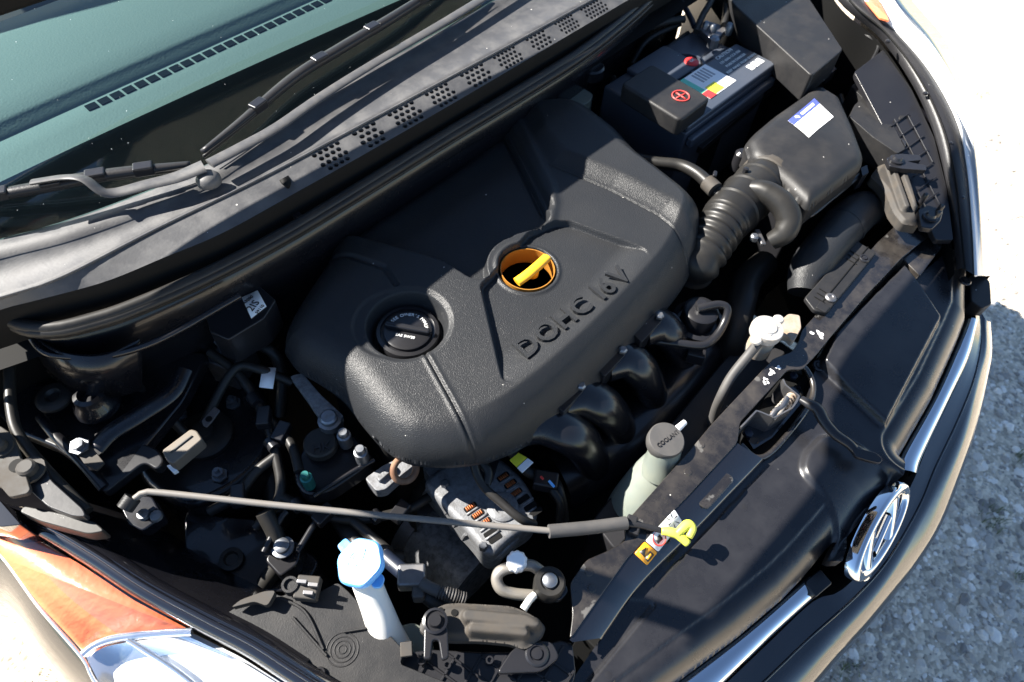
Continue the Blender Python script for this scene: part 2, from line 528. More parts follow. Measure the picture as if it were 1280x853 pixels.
def glass_mat(name, tint, gloss=1.0):
    m = bpy.data.materials.new(name); m.use_nodes = True
    N, L = m.node_tree.nodes, m.node_tree.links
    N.remove(N['Principled BSDF'])
    tr = N.new('ShaderNodeBsdfTransparent'); tr.inputs['Color'].default_value = (*tint, 1)
    gl = N.new('ShaderNodeBsdfGlossy'); gl.inputs['Roughness'].default_value = 0.02
    lw = N.new('ShaderNodeLayerWeight'); lw.inputs['Blend'].default_value = 0.5      # Schlick reflectance, the same from both sides of the pane
    pw = N.new('ShaderNodeMath'); pw.operation = 'POWER'; pw.inputs[1].default_value = 5.0
    L.new(lw.outputs['Facing'], pw.inputs[0])
    ma = N.new('ShaderNodeMath'); ma.operation = 'MULTIPLY_ADD'; ma.inputs[1].default_value = 0.92; ma.inputs[2].default_value = 0.08
    L.new(pw.outputs[0], ma.inputs[0])
    mu = N.new('ShaderNodeMath'); mu.operation = 'MULTIPLY'; mu.inputs[1].default_value = gloss; mu.use_clamp = True
    L.new(ma.outputs[0], mu.inputs[0])
    mx = N.new('ShaderNodeMixShader')
    L.new(mu.outputs[0], mx.inputs[0]); L.new(tr.outputs[0], mx.inputs[1]); L.new(gl.outputs[0], mx.inputs[2])
    L.new(mx.outputs[0], N['Material Output'].inputs['Surface'])
    M[name] = m
glass_mat('windshield_glass', (0.70, 0.90, 0.89), 1.1)
glass_mat('lens_clear', (0.92, 0.95, 0.98), 1.2)

def ground_mat():
    m = bpy.data.materials.new('gravel_ground'); m.use_nodes = True
    N, L = m.node_tree.nodes, m.node_tree.links
    b = N['Principled BSDF']; b.inputs['Roughness'].default_value = 0.9
    geo = N.new('ShaderNodeNewGeometry')
    v = N.new('ShaderNodeTexVoronoi'); v.inputs['Scale'].default_value = 95
    L.new(geo.outputs['Position'], v.inputs['Vector'])
    n = N.new('ShaderNodeTexNoise'); n.inputs['Scale'].default_value = 1.7; n.inputs['Detail'].default_value = 10; n.inputs['Roughness'].default_value = 0.7
    L.new(geo.outputs['Position'], n.inputs['Vector'])
    cr = N.new('ShaderNodeValToRGB')
    cr.color_ramp.elements[0].position = 0.3; cr.color_ramp.elements[0].color = (0.52, 0.44, 0.34, 1)
    cr.color_ramp.elements[1].position = 0.75; cr.color_ramp.elements[1].color = (0.74, 0.63, 0.48, 1)
    L.new(n.outputs['Fac'], cr.inputs['Fac'])
    sp = N.new('ShaderNodeSeparateColor'); L.new(v.outputs['Color'], sp.inputs['Color'])
    mr = N.new('ShaderNodeMapRange'); mr.inputs['To Min'].default_value = 0.6; mr.inputs['To Max'].default_value = 1.35
    L.new(sp.outputs['Red'], mr.inputs['Value'])
    mx = N.new('ShaderNodeVectorMath'); mx.operation = 'SCALE'
    L.new(cr.outputs['Color'], mx.inputs[0]); L.new(mr.outputs['Result'], mx.inputs['Scale'])
    L.new(mx.outputs[0], b.inputs['Base Color'])
    bp = N.new('ShaderNodeBump'); bp.inputs['Strength'].default_value = 0.8; bp.inputs['Distance'].default_value = 0.006; bp.invert = True
    L.new(v.outputs['Distance'], bp.inputs['Height']); L.new(bp.outputs['Normal'], b.inputs['Normal'])
    M['gravel_ground'] = m
    m = bpy.data.materials.new('pebble'); m.use_nodes = True
    N, L = m.node_tree.nodes, m.node_tree.links
    b = N['Principled BSDF']; b.inputs['Roughness'].default_value = 0.85
    g = N.new('ShaderNodeNewGeometry')
    cr = N.new('ShaderNodeValToRGB')
    cr.color_ramp.elements[0].color = (0.24, 0.215, 0.19, 1); cr.color_ramp.elements[1].color = (0.93, 0.86, 0.77, 1)
    e = cr.color_ramp.elements.new(0.6); e.color = (0.62, 0.555, 0.475, 1)
    L.new(g.outputs['Random Per Island'], cr.inputs['Fac']); L.new(cr.outputs['Color'], b.inputs['Base Color'])
    M['pebble'] = m
    mat('grass_blade', (0.09, 0.12, 0.035), 0.6)
ground_mat()

# ================================================================== ground
gv = [(-60, -60, 0), (60, -60, 0), (60, 60, 0), (-60, 60, 0)]
obj('ground', gv, [(0, 1, 2, 3)], 'gravel_ground', smooth=False, kind='structure')

def pebbles():
    mb_v, mb_f = [], []
    base = []
    for (rr, h) in ((1.0, 0.0), (0.86, 0.42), (0.42, 0.68)):
        for a in range(6):
            base.append((rr * math.cos(a * math.pi / 3 + h), rr * math.sin(a * math.pi / 3 + h), h))
    base = np.array(base)
    bf = [(i * 6 + a, i * 6 + (a + 1) % 6, i * 6 + 6 + (a + 1) % 6, i * 6 + 6 + a) for i in range(2) for a in range(6)] + [tuple(range(12, 18))]
    g = np.random.default_rng(3)
    for i in range(21000):
        x = g.uniform(0.1, 2.3); y = g.uniform(-1.45, -0.1)
        if y > -0.45 and x < 1.0: continue
        s = min(0.0024 * (1 + g.pareto(2.1)), 0.013)
        an = g.uniform(0, 6.28)
        q = base * np.array([s * g.uniform(0.75, 1.5), s, s * g.uniform(0.5, 0.9)]) * (1 + g.uniform(-0.18, 0.18, (18, 1)))
        X = q[:, 0] * math.cos(an) - q[:, 1] * math.sin(an) + x
        Y = q[:, 0] * math.sin(an) + q[:, 1] * math.cos(an) + y
        b = len(mb_v)
        mb_v.extend(zip(X, Y, q[:, 2] - 0.0002))
        mb_f.extend([tuple(k + b for k in t) for t in bf])
    obj('gravel', mb_v, mb_f, 'pebble', smooth=False, kind='stuff', label='loose pale gravel scattered over the ground in front of the car', cat='gravel')
pebbles()

def grass():
    mb = MB()
    g = random.Random(5)
    for (px, py, n, sp) in ((1242, 652, 60, 0.022), (1276, 572, 45, 0.016), (1060, 836, 45, 0.022), (1276, 722, 22, 0.012), (1222, 118, 60, 0.03), (70, 846, 40, 0.03)):
        c = P(px, py, 0.0)
        for _ in range(n):
            x, y = c[0] + g.gauss(0, sp), c[1] + g.gauss(0, sp * 0.7)
            h, w, an = g.uniform(0.008, 0.024), g.uniform(0.0006, 0.0012), g.uniform(0, 6.28)
            dx, dy = math.cos(an), math.sin(an)
            l = g.uniform(0.4, 1.1) * h
            lx, ly = -dy * l, dx * l
            mb.add([(x - dx * w, y - dy * w, 0), (x + dx * w, y + dy * w, 0), (x + lx * .5 + dx * w * .7, y + ly * .5 + dy * w * .7, h * .7), (x + lx * .5 - dx * w * .7, y + ly * .5 - dy * w * .7, h * .7), (x + lx, y + ly, h)],
                   [(0, 1, 2, 3), (3, 2, 4)])
    mb.build('grass', 'grass_blade', kind='stuff', label='sparse short grass growing through the gravel', cat='grass')
grass()

# ================================================================== car body
car = thing('car', 'black car with its engine bay open, seen from above its right front corner', 'car', (0, 0.9, 0))

# --- hood, raised high over the bay on its hinge arms
hood_l = [np.array([[-.72 + 1.44 * t, .47 + .02 * (2 * t - 1) ** 2 + .055 * float(ss(.20, .28, t)), 1.565] for t in np.linspace(0, 1, 30)]),
          np.array([[-.72 + 1.44 * t, .43 + .02 * (2 * t - 1) ** 2 + .055 * float(ss(.20, .28, t)), 1.595] for t in np.linspace(0, 1, 30)]),
          np.array([[-.715 + 1.43 * t, .20, 1.72 - .03 * (2 * t - 1) ** 2] for t in np.linspace(0, 1, 30)]),
          np.array([[-.68 + 1.36 * t, -.10 + .06 * (2 * t - 1) ** 2, 1.86 - .03 * (2 * t - 1) ** 2] for t in np.linspace(0, 1, 30)])]
loft('hood', hood_l, 'black_paint', car, n=30, solid=.022)
box('hood_crossbar', (0, .4925, 1.177), (1.44, .030, .052), 'deep_black', car, bevel=.006)
for s_ in (-1, 1):
    v, f = g_tube(smooth_line([np.array([s_ * .70, .30, .86]), np.array([s_ * .705, .46, 1.12]), np.array([s_ * .71, .505, 1.25]), np.array([s_ * .70, .49, 1.60])], 24), .014, 8)
    obj('hinge_arm', v, f, 'bay_paint', car)

# --- windshield, frit and dashboard
def ws_base(x):   # plan line of the glass base
    return 0.410 + 0.03 * (np.abs(x) / 0.7) ** 2.4
RAKE = math.tan(math.radians(27))
xs = np.linspace(-0.74, 0.74, 60)
def ws_row(s):
    """points on the glass, s metres behind its base in plan"""
    x = xs * (1 - 0.12 * s / 0.8)
    y = ws_base(xs) + s
    z = 0.955 + s * RAKE - 0.005 * (s / 0.8) ** 2 - 0.035 * (np.abs(xs) / 0.7) ** 2.5
    return np.column_stack([x, y, z])
ws = loft('windshield', [ws_row(s) for s in np.linspace(0, 0.82, 14)], 'windshield_glass', car, n=60)
def ws_dust():
    g = np.random.default_rng(11); mb = MB()
    for _ in range(170):
        sdist, k_ = g.uniform(0.0, .5), g.integers(4, 44)
        w = g.uniform(0, 1); r_ = ws_row(sdist)
        c = r_[k_] * (1 - w) + r_[k_ + 1] * w + np.array([0, -.0006, .0012])
        r0 = .0003 + .0004 * g.random() ** 3
        mb.add([c + np.array([math.cos(q * 1.047), math.sin(q * 1.047) * .9, math.sin(q * 1.047) * .45]) * r0 * g.uniform(.6, 1.3) for q in range(6)], [(0, 1, 2, 3, 4, 5)])
    o = mb.build('dust', 'label_white', ws, smooth=False); o['kind'] = 'stuff'
ws_dust()
fr_rows = [ws_row(s) - np.array([0, 0, 0.004]) for s in np.linspace(0, 0.082, 5)]
loft('black_frit', fr_rows, 'black_paint', ws, n=60)
roof_rows = [ws_row(0.8) + np.array([0, 0.0, 0.006]), ws_row(0.82) + np.array([0, 0.02, 0.012]), ws_row(0.82) * np.array([1, 1, 0]) + np.array([0, 0.15, 1.40]), ws_row(0.82) * np.array([1, 1, 0]) + np.array([0, 0.9, 1.44]), ws_row(0.82) * np.array([0.95, 1, 0]) + np.array([0, 1.9, 1.36])]
loft('roof', roof_rows, 'black_paint', car, n=60, solid=0.03)
for s in (-1, 1):
    pl = [np.array([s * 0.745, 0.52, 0.90]), np.array([s * 0.715, 0.9, 1.13]), np.array([s * 0.655, 1.33, 1.36])]
    v, f = g_tube(smooth_line(pl, 20), 0.04, 10)
    obj('windshield_pillar', v, f, 'black_paint', car)
# inside: dash top
dx_ = np.linspace(-0.72, 0.72, 40)
def drow(y, z):
    return np.column_stack([dx_, y + 0.05 * (dx_ + .17), np.full(40, z)])
dash = loft('dashboard', [drow(.47, .92), drow(.50, .942), drow(.56, .946), drow(.60, .949), drow(.634, .950), drow(.637, .948), drow(.641, .938), drow(.660, .937), drow(.668, .950), drow(.674, .953), drow(.71, .957), drow(.76, .960), drow(.84, .960), drow(.90, .95), drow(.95, .90), drow(1.0, .6)], 'dash_plastic', car, n=40)
v, f = g_box((0, 0, 0), (0.0142, 0.0135, 0.002))
cell = None
for i in range(30):
    x = -0.366 + i * 0.0179
    p_ = np.array([x, .622 + .05 * (x + .17), 0.9500])
    if cell is None:
        slot = obj('defrost_slot', np.array(v) + p_, f, 'vent_dark', dash, smooth=False)
        cell = slot.data
    else:
        inst('defrost_slot', cell, p_, dash, Quaternion((0, 0, 1), math.atan(.05)))
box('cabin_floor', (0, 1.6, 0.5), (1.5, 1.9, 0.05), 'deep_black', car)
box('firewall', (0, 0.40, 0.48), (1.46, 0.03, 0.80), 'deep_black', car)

# --- cowl
C1 = [(-120, 352, .967), (0, 318, .967), (85, 296, .967), (180, 262, .967), (262, 226, .967), (345, 168, .967), (440, 108, .967), (530, 55, .967), (620, 2, .967), (700, -48, .967), (800, -110, .967)]
C0 = [(a - 14, b - 26, .935) for a, b, c in C1]
C2 = [(a + 4, b + 5, .962) for a, b, c in C1]
C3 = [(-120, 408, .966), (-40, 383, .966), (20, 366, .966), (80, 345, .966), (198, 285, .966), (320, 226, .966), (430, 168, .966), (560, 98, .966), (640, 55, .966), (740, 0, .966), (830, -50, .966), (930, -105, .966)]
C3b = [(a - 5, b - 4, .962) for a, b, c in C3]
C4 = [(-118, 425, .950), (-38, 400, .952), (12, 384, .953), (52, 374, .954), (132, 352, .955), (203, 323, .956), (281, 290, .956), (377, 237, .956), (452, 195, .956), (562, 132, .956), (662, 73, .956), (777, 5, .956), (862, -45, .956), (952, -98, .956)]
C5 = PL([(a, b, c) for a, b, c in C4]) - np.array([0, 0, 0.05]); 
cowl = thing('cowl_panel', 'dusty grey plastic cowl panel with grilles of round holes below the windshield', 'cowl', P(400, 200, .93))
loft('upper_ledge', [C0, C1, C2, C3b, C3], 'cowl_plastic', cowl, n=90, solid=0.003)
A = smooth_line(PL(C3), 400); B = smooth_line(PL(C4), 400)
loft('front_lip', [B, B + np.array([0, -0.003, -0.006]), B + np.array([0, -0.003, -0.05])], 'deep_black', cowl, n=90)
# front strip: solid lengths and perforated grilles (real holes)
def pxs(line):  # which pixel column each strip point sits in
    q = (line - C_CAM) @ R_CAM
    return q[:, 0] / q[:, 2] * FPX + CX
def closest(line, px):
    return int(np.argmin(np.abs(pxs(line) - px)))
def strip_pt(t, v):
    t = min(max(t, 0), 399)
    i = int(t); w = t - i; j = min(i + 1, 399)
    a = A[i] * (1 - w) + A[j] * w
    ia = float(np.interp(a[0], B[:, 0], np.arange(400)))
    i2 = int(ia); w2 = ia - i2; j2 = min(i2 + 1, 399)
    b = B[i2] * (1 - w2) + B[j2] * w2
    return a * (1 - v) + b * v
groups = [(386, 420), (434, 466), (480, 514), (526, 557), (570, 600), (613, 641), (652, 678), (689, 712), (722, 748)]
edges = [closest(A, a) for g_ in groups for a in g_]
marks = [0] + edges + [399]
for k in range(len(marks) - 1):
    t0, t1 = marks[k], marks[k + 1]
    if k % 2 == 0:
        ts = np.linspace(t0, t1, max(2, int((t1 - t0) / 3) + 1))
        v, f = g_loft([[strip_pt(t, vv) for t in ts] for vv in (0, 0.06, 0.5, 1.0)])
        v, f = orient_up(v, f)
        o = obj('strip', v, f, 'cowl_plastic', cowl)
        continue
    rows = 4
    L_ = np.linalg.norm(strip_pt(t1, .5) - strip_pt(t0, .5))
    W_ = np.linalg.norm(strip_pt((t0 + t1) / 2, 1) - strip_pt((t0 + t1) / 2, 0)) * 0.92
    cols = max(3, int(round(L_ / (W_ / rows) / 1.05)))
    mb = MB()
    v, f = orient_up(*g_loft([[strip_pt(t, vv) for t in np.linspace(t0, t1, cols + 1)] for vv in (0, 0.06)])); mb.add(v, f)
    v, f = orient_up(*g_loft([[strip_pt(t, vv) for t in np.linspace(t0, t1, cols + 1)] for vv in (0.94, 1.0)])); mb.add(v, f)
    dt = (t1 - t0) / cols
    for r_ in range(rows):
        sh = 0.5 if r_ % 2 else 0.0
        v0, v1 = 0.06 + 0.88 * r_ / rows, 0.06 + 0.88 * (r_ + 1) / rows
        nc = cols - (1 if sh else 0)
        cells = [(t0 + (c_ + sh) * dt, t0 + (c_ + 1 + sh) * dt) for c_ in range(nc)]
        if sh:
            for ta, tb in ((t0, t0 + .5 * dt), (t1 - .5 * dt, t1)):
                v, f = orient_up([strip_pt(ta, v0), strip_pt(tb, v0), strip_pt(tb, v1), strip_pt(ta, v1)], [(0, 1, 2, 3)]); mb.add(v, f)
        for ta, tb in cells:
            oc, ic, dc = [], [], []
            for q in range(8):
                an = q * math.pi / 4
                cx_, cy_ = math.cos(an), math.sin(an)
                m_ = max(abs(cx_), abs(cy_))
                oc.append(strip_pt((ta + tb) / 2 + dt / 2 * cx_ / m_, (v0 + v1) / 2 + (v1 - v0) / 2 * cy_ / m_))
                h = strip_pt((ta + tb) / 2 + dt / 2 * cx_ * 0.80, (v0 + v1) / 2 + (v1 - v0) / 2 * cy_ * 0.80)
                ic.append(h); dc.append(h - np.array([0, 0, 0.004]))
            vv = np.array(oc + ic + dc)
            ff = [(q, (q + 1) % 8, 8 + (q + 1) % 8, 8 + q) for q in range(8)]
            _, ff = orient_up(vv, ff)
            ff = list(ff) + [(8 + q, 8 + (q + 1) % 8, 16 + (q + 1) % 8, 16 + q) for q in range(8)]
            mb.add(vv, ff)
    mb.build('perforated_grille', 'cowl_plastic', cowl, smooth=False)
tube('ridge', [(a, b, z + .0005) for a, b, z in C3], .0016, 'cowl_plastic', cowl, n=120, k=8)
tr = PL([(a, b, .9) for a, b, c in C4])
loft('trough', [tr + np.array([0, 0.06, 0]), tr + np.array([0, 0.0, -0.01]), tr + np.array([0, -0.07, -0.02])], 'deep_black', cowl, n=60)
for (px, py) in ((514, 182), (597, 132), (667, 80), (368, 268)):
    c = P(px, py, 0.925)
    box('clip', c, (0.010, 0.028, 0.012), 'smooth_plastic', cowl, bevel=0.003)
prism('drain_scoop', [(345, 214), (356, 212), (364, 226), (360, 234), (350, 228)], .9625, -.006, 'deep_black', cowl, r=.004, bevel=0)
# rubber hood seal
SEAL = [(16, 402, .93), (24, 406, .93), (45, 410, .93), (75, 409, .93), (110, 401, .93), (160, 385, .93), (250, 346, .93), (350, 294, .93), (450, 234, .93), (560, 166, .93), (650, 112, .93), (720, 68, .93), (770, 30, .93), (812, -8, .93), (870, -70, .93)]
seal = thing('hood_seal', 'long black rubber hood seal running along the front of the cowl', 'seal', P(400, 270, .9))
tube('bulb', SEAL, .0075, 'rubber', seal, n=120, k=14)
tube('bulb', [(a + 3, b + 6, z - .003) for a, b, z in SEAL], .0062, 'rubber', seal, n=120, k=12)
tube('flange', [(a + 6, b + 11, z - .010) for a, b, z in SEAL], .0025, 'rubber', seal, n=120, k=8)
sl = PL([(a + 4, b + 6, z - .015) for a, b, z in SEAL])
loft('cowl_crossmember', [sl + np.array([0, 0.012, 0]), sl + np.array([0, 0, -0.004]), sl + np.array([0, 0.002, -0.05]), sl + np.array([0, 0.03, -0.3])], 'bay_paint', car, n=80)

# --- wipers
def wiper(name, label, arm, blade, arm_r, z_off=0.0):
    w = thing(name, label, 'wiper', P(*arm[0]))
    path = smooth_line(PL(arm), 50)
    v, f = g_tube(path, arm_r, 12, sy=0.32)
    obj('arm', v, f, 'arm_paint', w, angle=60)
    bp = smooth_line(PL(blade), 60)
    v, f = g_tube(bp, [.004, .0075, .0085, .0075, .004], 8, sy=.7)
    obj('blade', v, f, 'black_plastic', w)
    v, f = g_tube(bp + np.array([0, 0.003, -0.009]), .0022, 6)
    obj('rubber_edge', v, f, 'rubber', w)
    for t in (0.2, 0.42, 0.6, 0.8):
        i = int(t * 59)
        d = bp[i + 1] - bp[i]
        box('claw', bp[i] + np.array([0, 0, 0.001]), (0.022, 0.014, 0.012), 'smooth_plastic', w, rz=math.atan2(d[1], d[0]), bevel=0.002)
    return w
wiper('windshield_wiper', 'dusty wiper lying along the lower edge of the windshield at its right end', [(255, 208, .988), (220, 222, .985), (180, 232, .985), (145, 241, .985), (128, 240, .99), (105, 224, 1.0), (80, 222, 1.0), (40, 228, 1.0)],
      [(-60, 256, .985), (0, 243, .987), (60, 232, .988), (130, 219, .988), (238, 205, .985)], [.011, .009, .008, .008, .009])
wiper('windshield_wiper', 'dusty wiper rising from the cowl towards the top of the picture', [(262, 205, .985), (300, 185, .985), (345, 160, .985), (400, 122, .985), (470, 78, .985), (560, 25, .985), (650, -30, .985)],
      [(253, 190, .985), (300, 153, .99), (370, 95, .998), (430, 58, 1.002), (500, 16, 1.005), (580, -36, 1.006)], [.009, .008, .0075, .008, .0085])
lathe('wiper_pivot_cover', [(.014, 0), (.014, .006), (.010, .011), (.002, .013)], P(262, 228, .972), 'cowl_plastic', cowl)

# --- front bumper (black gloss)
B0 = [(1216, 372, .70), (1220, 402, .695), (1211, 446, .69), (1186, 502, .685), (1160, 556, .68), (1140, 605, .675), (1095, 690, .672), (1052, 738, .672), (1018, 751, .672), (964, 801, .674), (904, 858, .678), (820, 935, .682), (740, 1010, .685)]
B1 = [(1224, 385, 0.684), (1228, 424, 0.681), (1219, 474, 0.677), (1198, 528, 0.673), (1171, 585, 0.669), (1150, 635, 0.666), (1112, 700, 0.665), (1070, 748, 0.665), (1012, 800, 0.666), (960, 850, 0.668), (880, 925, 0.669), (800, 1000, 0.671), (730, 1065, 0.673)]
B2 = [(1232, 400, 0.683), (1233, 436, 0.678), (1227, 466, 0.674), (1214, 516, 0.670), (1195, 570, 0.666), (1152, 652, 0.662), (1105, 729, 0.660), (1038, 802, 0.660), (988, 855, 0.660), (915, 928, 0.662), (840, 1000, 0.663), (790, 1050, 0.664), (740, 1100, 0.665)]
B3 = [(1238, 404, 0.661), (1240, 440, 0.656), (1236, 470, 0.651), (1226, 518, 0.646), (1211, 570, 0.641), (1180, 652, 0.636), (1146, 708, 0.634), (1096, 772, 0.633), (1060, 812, 0.633), (1000, 880, 0.634), (930, 950, 0.635), (870, 1010, 0.636), (810, 1065, 0.637)]
EXT = [[(-.56, -.335, .70), (-.64, -.25, .715), (-.69, -.16, .722)], [(-.575, -.36, .675), (-.66, -.27, .69), (-.712, -.17, .70)],
       [(-.58, -.385, .655), (-.675, -.29, .67), (-.73, -.18, .68)], [(-.53, -.425, .622), (-.66, -.32, .627), (-.742, -.19, .632)]]   # round the right corner to the fender
BW = [np.vstack([PL(b_), np.array(e_)]) for b_, e_ in zip((B0, B1, B2, B3), EXT)]
w3 = BW[3]
prism_v, prism_f = g_prism(np.array([(-.55, -.25, .742), (-.485, -.295, .742), (-.455, -.385, .70), (-.56, -.33, .71), (-.645, -.25, .73), (-.60, -.2, .75)]), -.04)
obj('corner_filler', prism_v, prism_f, 'black_plastic', car, bevel=.004)
rows = [*BW, w3 + np.array([0, 0.004, -0.03]), w3 + np.array([0, 0.03, -0.10]), w3 + np.array([0, 0.06, -0.2]), w3 + np.array([0, 0.08, -0.40])]
bump_rows = [smooth_line(r if isinstance(r, np.ndarray) else PL(r), 90) for r in rows]
bump_rows = list(np.array([smooth_line(np.array(c_), 40) for c_ in np.stack(bump_rows, 1)]).transpose(1, 0, 2))
loft('bumper', bump_rows, 'black_paint', car, n=90)
CR = [(a - 1, b - 1, z + .0015) for a, b, z in B1]
tube('bumper_crease', CR, .0012, 'black_paint', car, n=70, k=6)
inner = [bump_rows[0], bump_rows[0] + np.array([0, .03, -.02]), bump_rows[0] + np.array([0, .06, -.12])]
loft('grille_backing', inner, 'deep_black', car, n=70)

# chrome grille bars
def chrome(lineA, lineB, name='grille_bar'):
    a, b = smooth_line(PL(lineA), 40), smooth_line(PL(lineB), 40)
    m = (a + b) / 2 + np.array([0, -.001, .004])
    q1, q2 = a * .8 + b * .2 + np.array([0, 0, .003]), a * .2 + b * .8 + np.array([0, -.001, .003])
    o = loft(name, [a + np.array([0, .004, -.012]), a, q1, m, q2, b, b + np.array([0, .004, -.016])], 'chrome', car, n=40)
    return o
chrome([(780, 905, .712), (850, 853, .710), (930, 793, .708), (985, 746, .706), (1012, 721, .704)], [(835, 918, .702), (905, 853, .701), (964, 796, .699), (1010, 754, .697), (1037, 731, .695)])
chrome([(1126, 588, .700), (1131, 566, .702), (1172, 493, .706), (1203, 423, .711), (1213, 398, .713)], [(1146, 592, .692), (1153, 570, .694), (1186, 500, .698), (1211, 446, .702), (1222, 402, .705)])
# dark filler at the inner ends of the bars
prism('bar_end_cap', [(1006, 727), (1026, 711), (1041, 729), (1020, 747)], .709, -.03, 'smooth_plastic', car, r=.003)

# --- emblem
em = thing('emblem', 'oval chrome emblem with a slanted letter on the nose of the car', 'emblem', P(1096, 664, .64))
ec = P(1098, 662, .712) + np.array([0, -.004, .002])
tl = math.radians(33)
EU, EV = np.array([1.0, 0.03, 0.0]), np.array([0, math.sin(tl), math.cos(tl)])
EN = np.cross(EU, EV)
EA, EB = .0800, .039
def epath(a, b, n=72, t0=0, t1=2 * math.pi):
    return [ec + EU * a * math.cos(t) + EV * b * math.sin(t) for t in np.linspace(t0, t1, n)]
def ribbon(outer, inner, h, name, parent, m='chrome', closed=True):
    o_, i_ = np.array(outer), np.array(inner)
    mid = (o_ + i_) / 2 + EN * h
    e1, e2 = o_ * .85 + i_ * .15 + EN * h * .75, o_ * .15 + i_ * .85 + EN * h * .75
    v, f = g_loft([o_ - EN * .011, o_, e1, mid, e2, i_, i_ - EN * .004])
    s = np.cross(v[f[len(f)//2][1]] - v[f[len(f)//2][0]], v[f[len(f)//2][2]] - v[f[len(f)//2][0]]) @ EN
    if s < 0: f = [g[::-1] for g in f]
    return obj(name, v, f, m, parent)
ribbon(epath(EA, EB), epath(EA - .0165, EB - .0125), .005, 'oval_ring', em)
# slanted letter: two swept posts and a crossing bar
def post(u0, u1, bow, w0, w1):
    L_, R_ = [], []
    for t in np.linspace(-1, 1, 20):
        u = (u0 + u1) / 2 + (u1 - u0) / 2 * t + bow * (1 - t * t)
        vmax = EB - .005
        w = w0 + (w1 - w0) * (t + 1) / 2
        L_.append(ec + EU * (u - w) + EV * vmax * t * .96); R_.append(ec + EU * (u + w) + EV * vmax * t * .96)
    return L_, R_
for u0, u1, bow in ((-.047, -.014, -.006), (.014, .047, .006)):
    a_, b_ = post(u0, u1, bow, .0105, .0105)
    ribbon(a_, b_, .003, 'letter_post', em)
a_ = [ec + EU * u + EV * (-.006 + .010 * (u / .03) + .002) for u in np.linspace(-.024, .024, 12)]
b_ = [ec + EU * u + EV * (-.006 + .010 * (u / .03) - .007) for u in np.linspace(-.026, .026, 12)]
ribbon(a_, b_, .002, 'letter_bar', em)
v = [ec - EN * .006] + [p_ - EN * .006 for p_ in epath(EA - .006, EB - .006, 40)[:-1]]
f = [(0, 1 + i, 1 + (i + 1) % 39) for i in range(39)]
obj('backing', v, f, 'smooth_plastic', em)

# --- radiator sight shield (front cover) as one moulded panel
sh = thing('radiator_cover', 'wide black plastic panel between the radiator support and the grille', 'panel', P(980, 640, .7))
SH_OUT = [(640, 950), (715, 850), (752, 797), (800, 733), (873, 660), (910, 620), (945, 585), (968, 560), (985, 548), (1000, 520), (1010, 480), (1022, 446), (1040, 416), (1085, 370), (1128, 326), (1150, 346), (1182, 318), (1214, 344), (1214, 396), (1204, 422), (1173, 492), (1131, 566), (1126, 586), (1122, 600), (1092, 630), (1064, 668), (1050, 704), (1036, 700), (1052, 668), (1059, 658), (1011, 717), (985, 744), (930, 791), (850, 851), (730, 945)]
SH_Z = .752
sh_poly = PL(SH_OUT, SH_Z - .012)
FRONT = PL([(730, 945), (850, 851), (930, 791), (985, 744), (1011, 717), (1061, 658)], SH_Z - .012)
FRONT2 = PL([(1131, 566), (1173, 492), (1204, 422), (1214, 396), (1214, 344)], SH_Z - .012)
NOSE_F = PL([(1048, 706), (1064, 668), (1092, 630), (1124, 598)], SH_Z - .012)
PLAT = fillet(PL([(1043, 415), (1129, 331), (1181, 394), (1112, 527), (1028, 450)], .772)[:, :2], .005)
NOSE = fillet(PL([(1000, 590), (1004, 566), (1028, 540), (1060, 545), (1130, 588), (1126, 604), (1092, 636), (1062, 680), (1040, 706), (1057, 660), (1031, 620)], .76)[:, :2], .03)
STEP = PL([(812, 752), (818, 757), (788, 792), (740, 850), (700, 900), (560, 900), (700, 740)], SH_Z)[:, :2]
def sh_z(X, Y, sd):
    z = np.full(X.shape, SH_Z)
    d1 = np.minimum(dline(FRONT, X, Y), dline(FRONT2, X, Y))
    t = np.clip(1 - d1 / .034, 0, 1)
    z = z - .052 * (1 - np.sqrt(np.clip(1 - t * t * .88, 0, 1)))
    z += .0035 * ss(.034, .038, d1)
    p, _, _ = sdf(PLAT, X, Y)
    z += ss(-.002, .004, p) * (.022 - .010 * ss(.0, .09, dline(PL([(1043, 415), (1129, 331)], .77), X, Y) - .02))
    n_, _, _ = sdf(NOSE, X, Y)
    nt_ = np.clip(dline(NOSE_F, X, Y) / .085, 0, 1)
    nz = SH_Z + .012 - .05 * (1 - np.sqrt(np.clip(1 - (1 - nt_) ** 2, 0, 1)))
    w = ss(-.003, .007, n_)
    z = z * (1 - w) + nz * w
    s_, _, _ = sdf(STEP, X, Y)
    z -= .004 * ss(-.001, .002, s_)
    g = dline(PL([(968, 572), (905, 637), (815, 735)], SH_Z), X, Y)
    z -= .0015 * (1 - ss(.0006, .0018, g))
    return z
shp = hfield('panel', sh_poly, sh_z, .0022, 'shield_plastic', sh, skirt=.02)
def push_pin(px, py, z, parent, r=.009, m='smooth_plastic'):
    return lathe('push_pin', [(r, 0), (r, .0015), (r * .85, .003), (r * .62, .003), (r * .6, .0012), (r * .5, .0012), (r * .45, .0035), (.001, .0038)], P(px, py, z), m, parent, k=24)
for (px, py, z) in ((930, 635, SH_Z), (1187, 333, SH_Z), (1206, 352, SH_Z), (760, 845, SH_Z), (1023, 458, SH_Z + .004)):
    push_pin(px, py, z, sh)
prism('corner_tab', [(1212, 346), (1222, 338), (1238, 352), (1240, 380), (1228, 386), (1214, 376)], .715, -.03, 'black_plastic', sh, r=.003, bevel=.003)

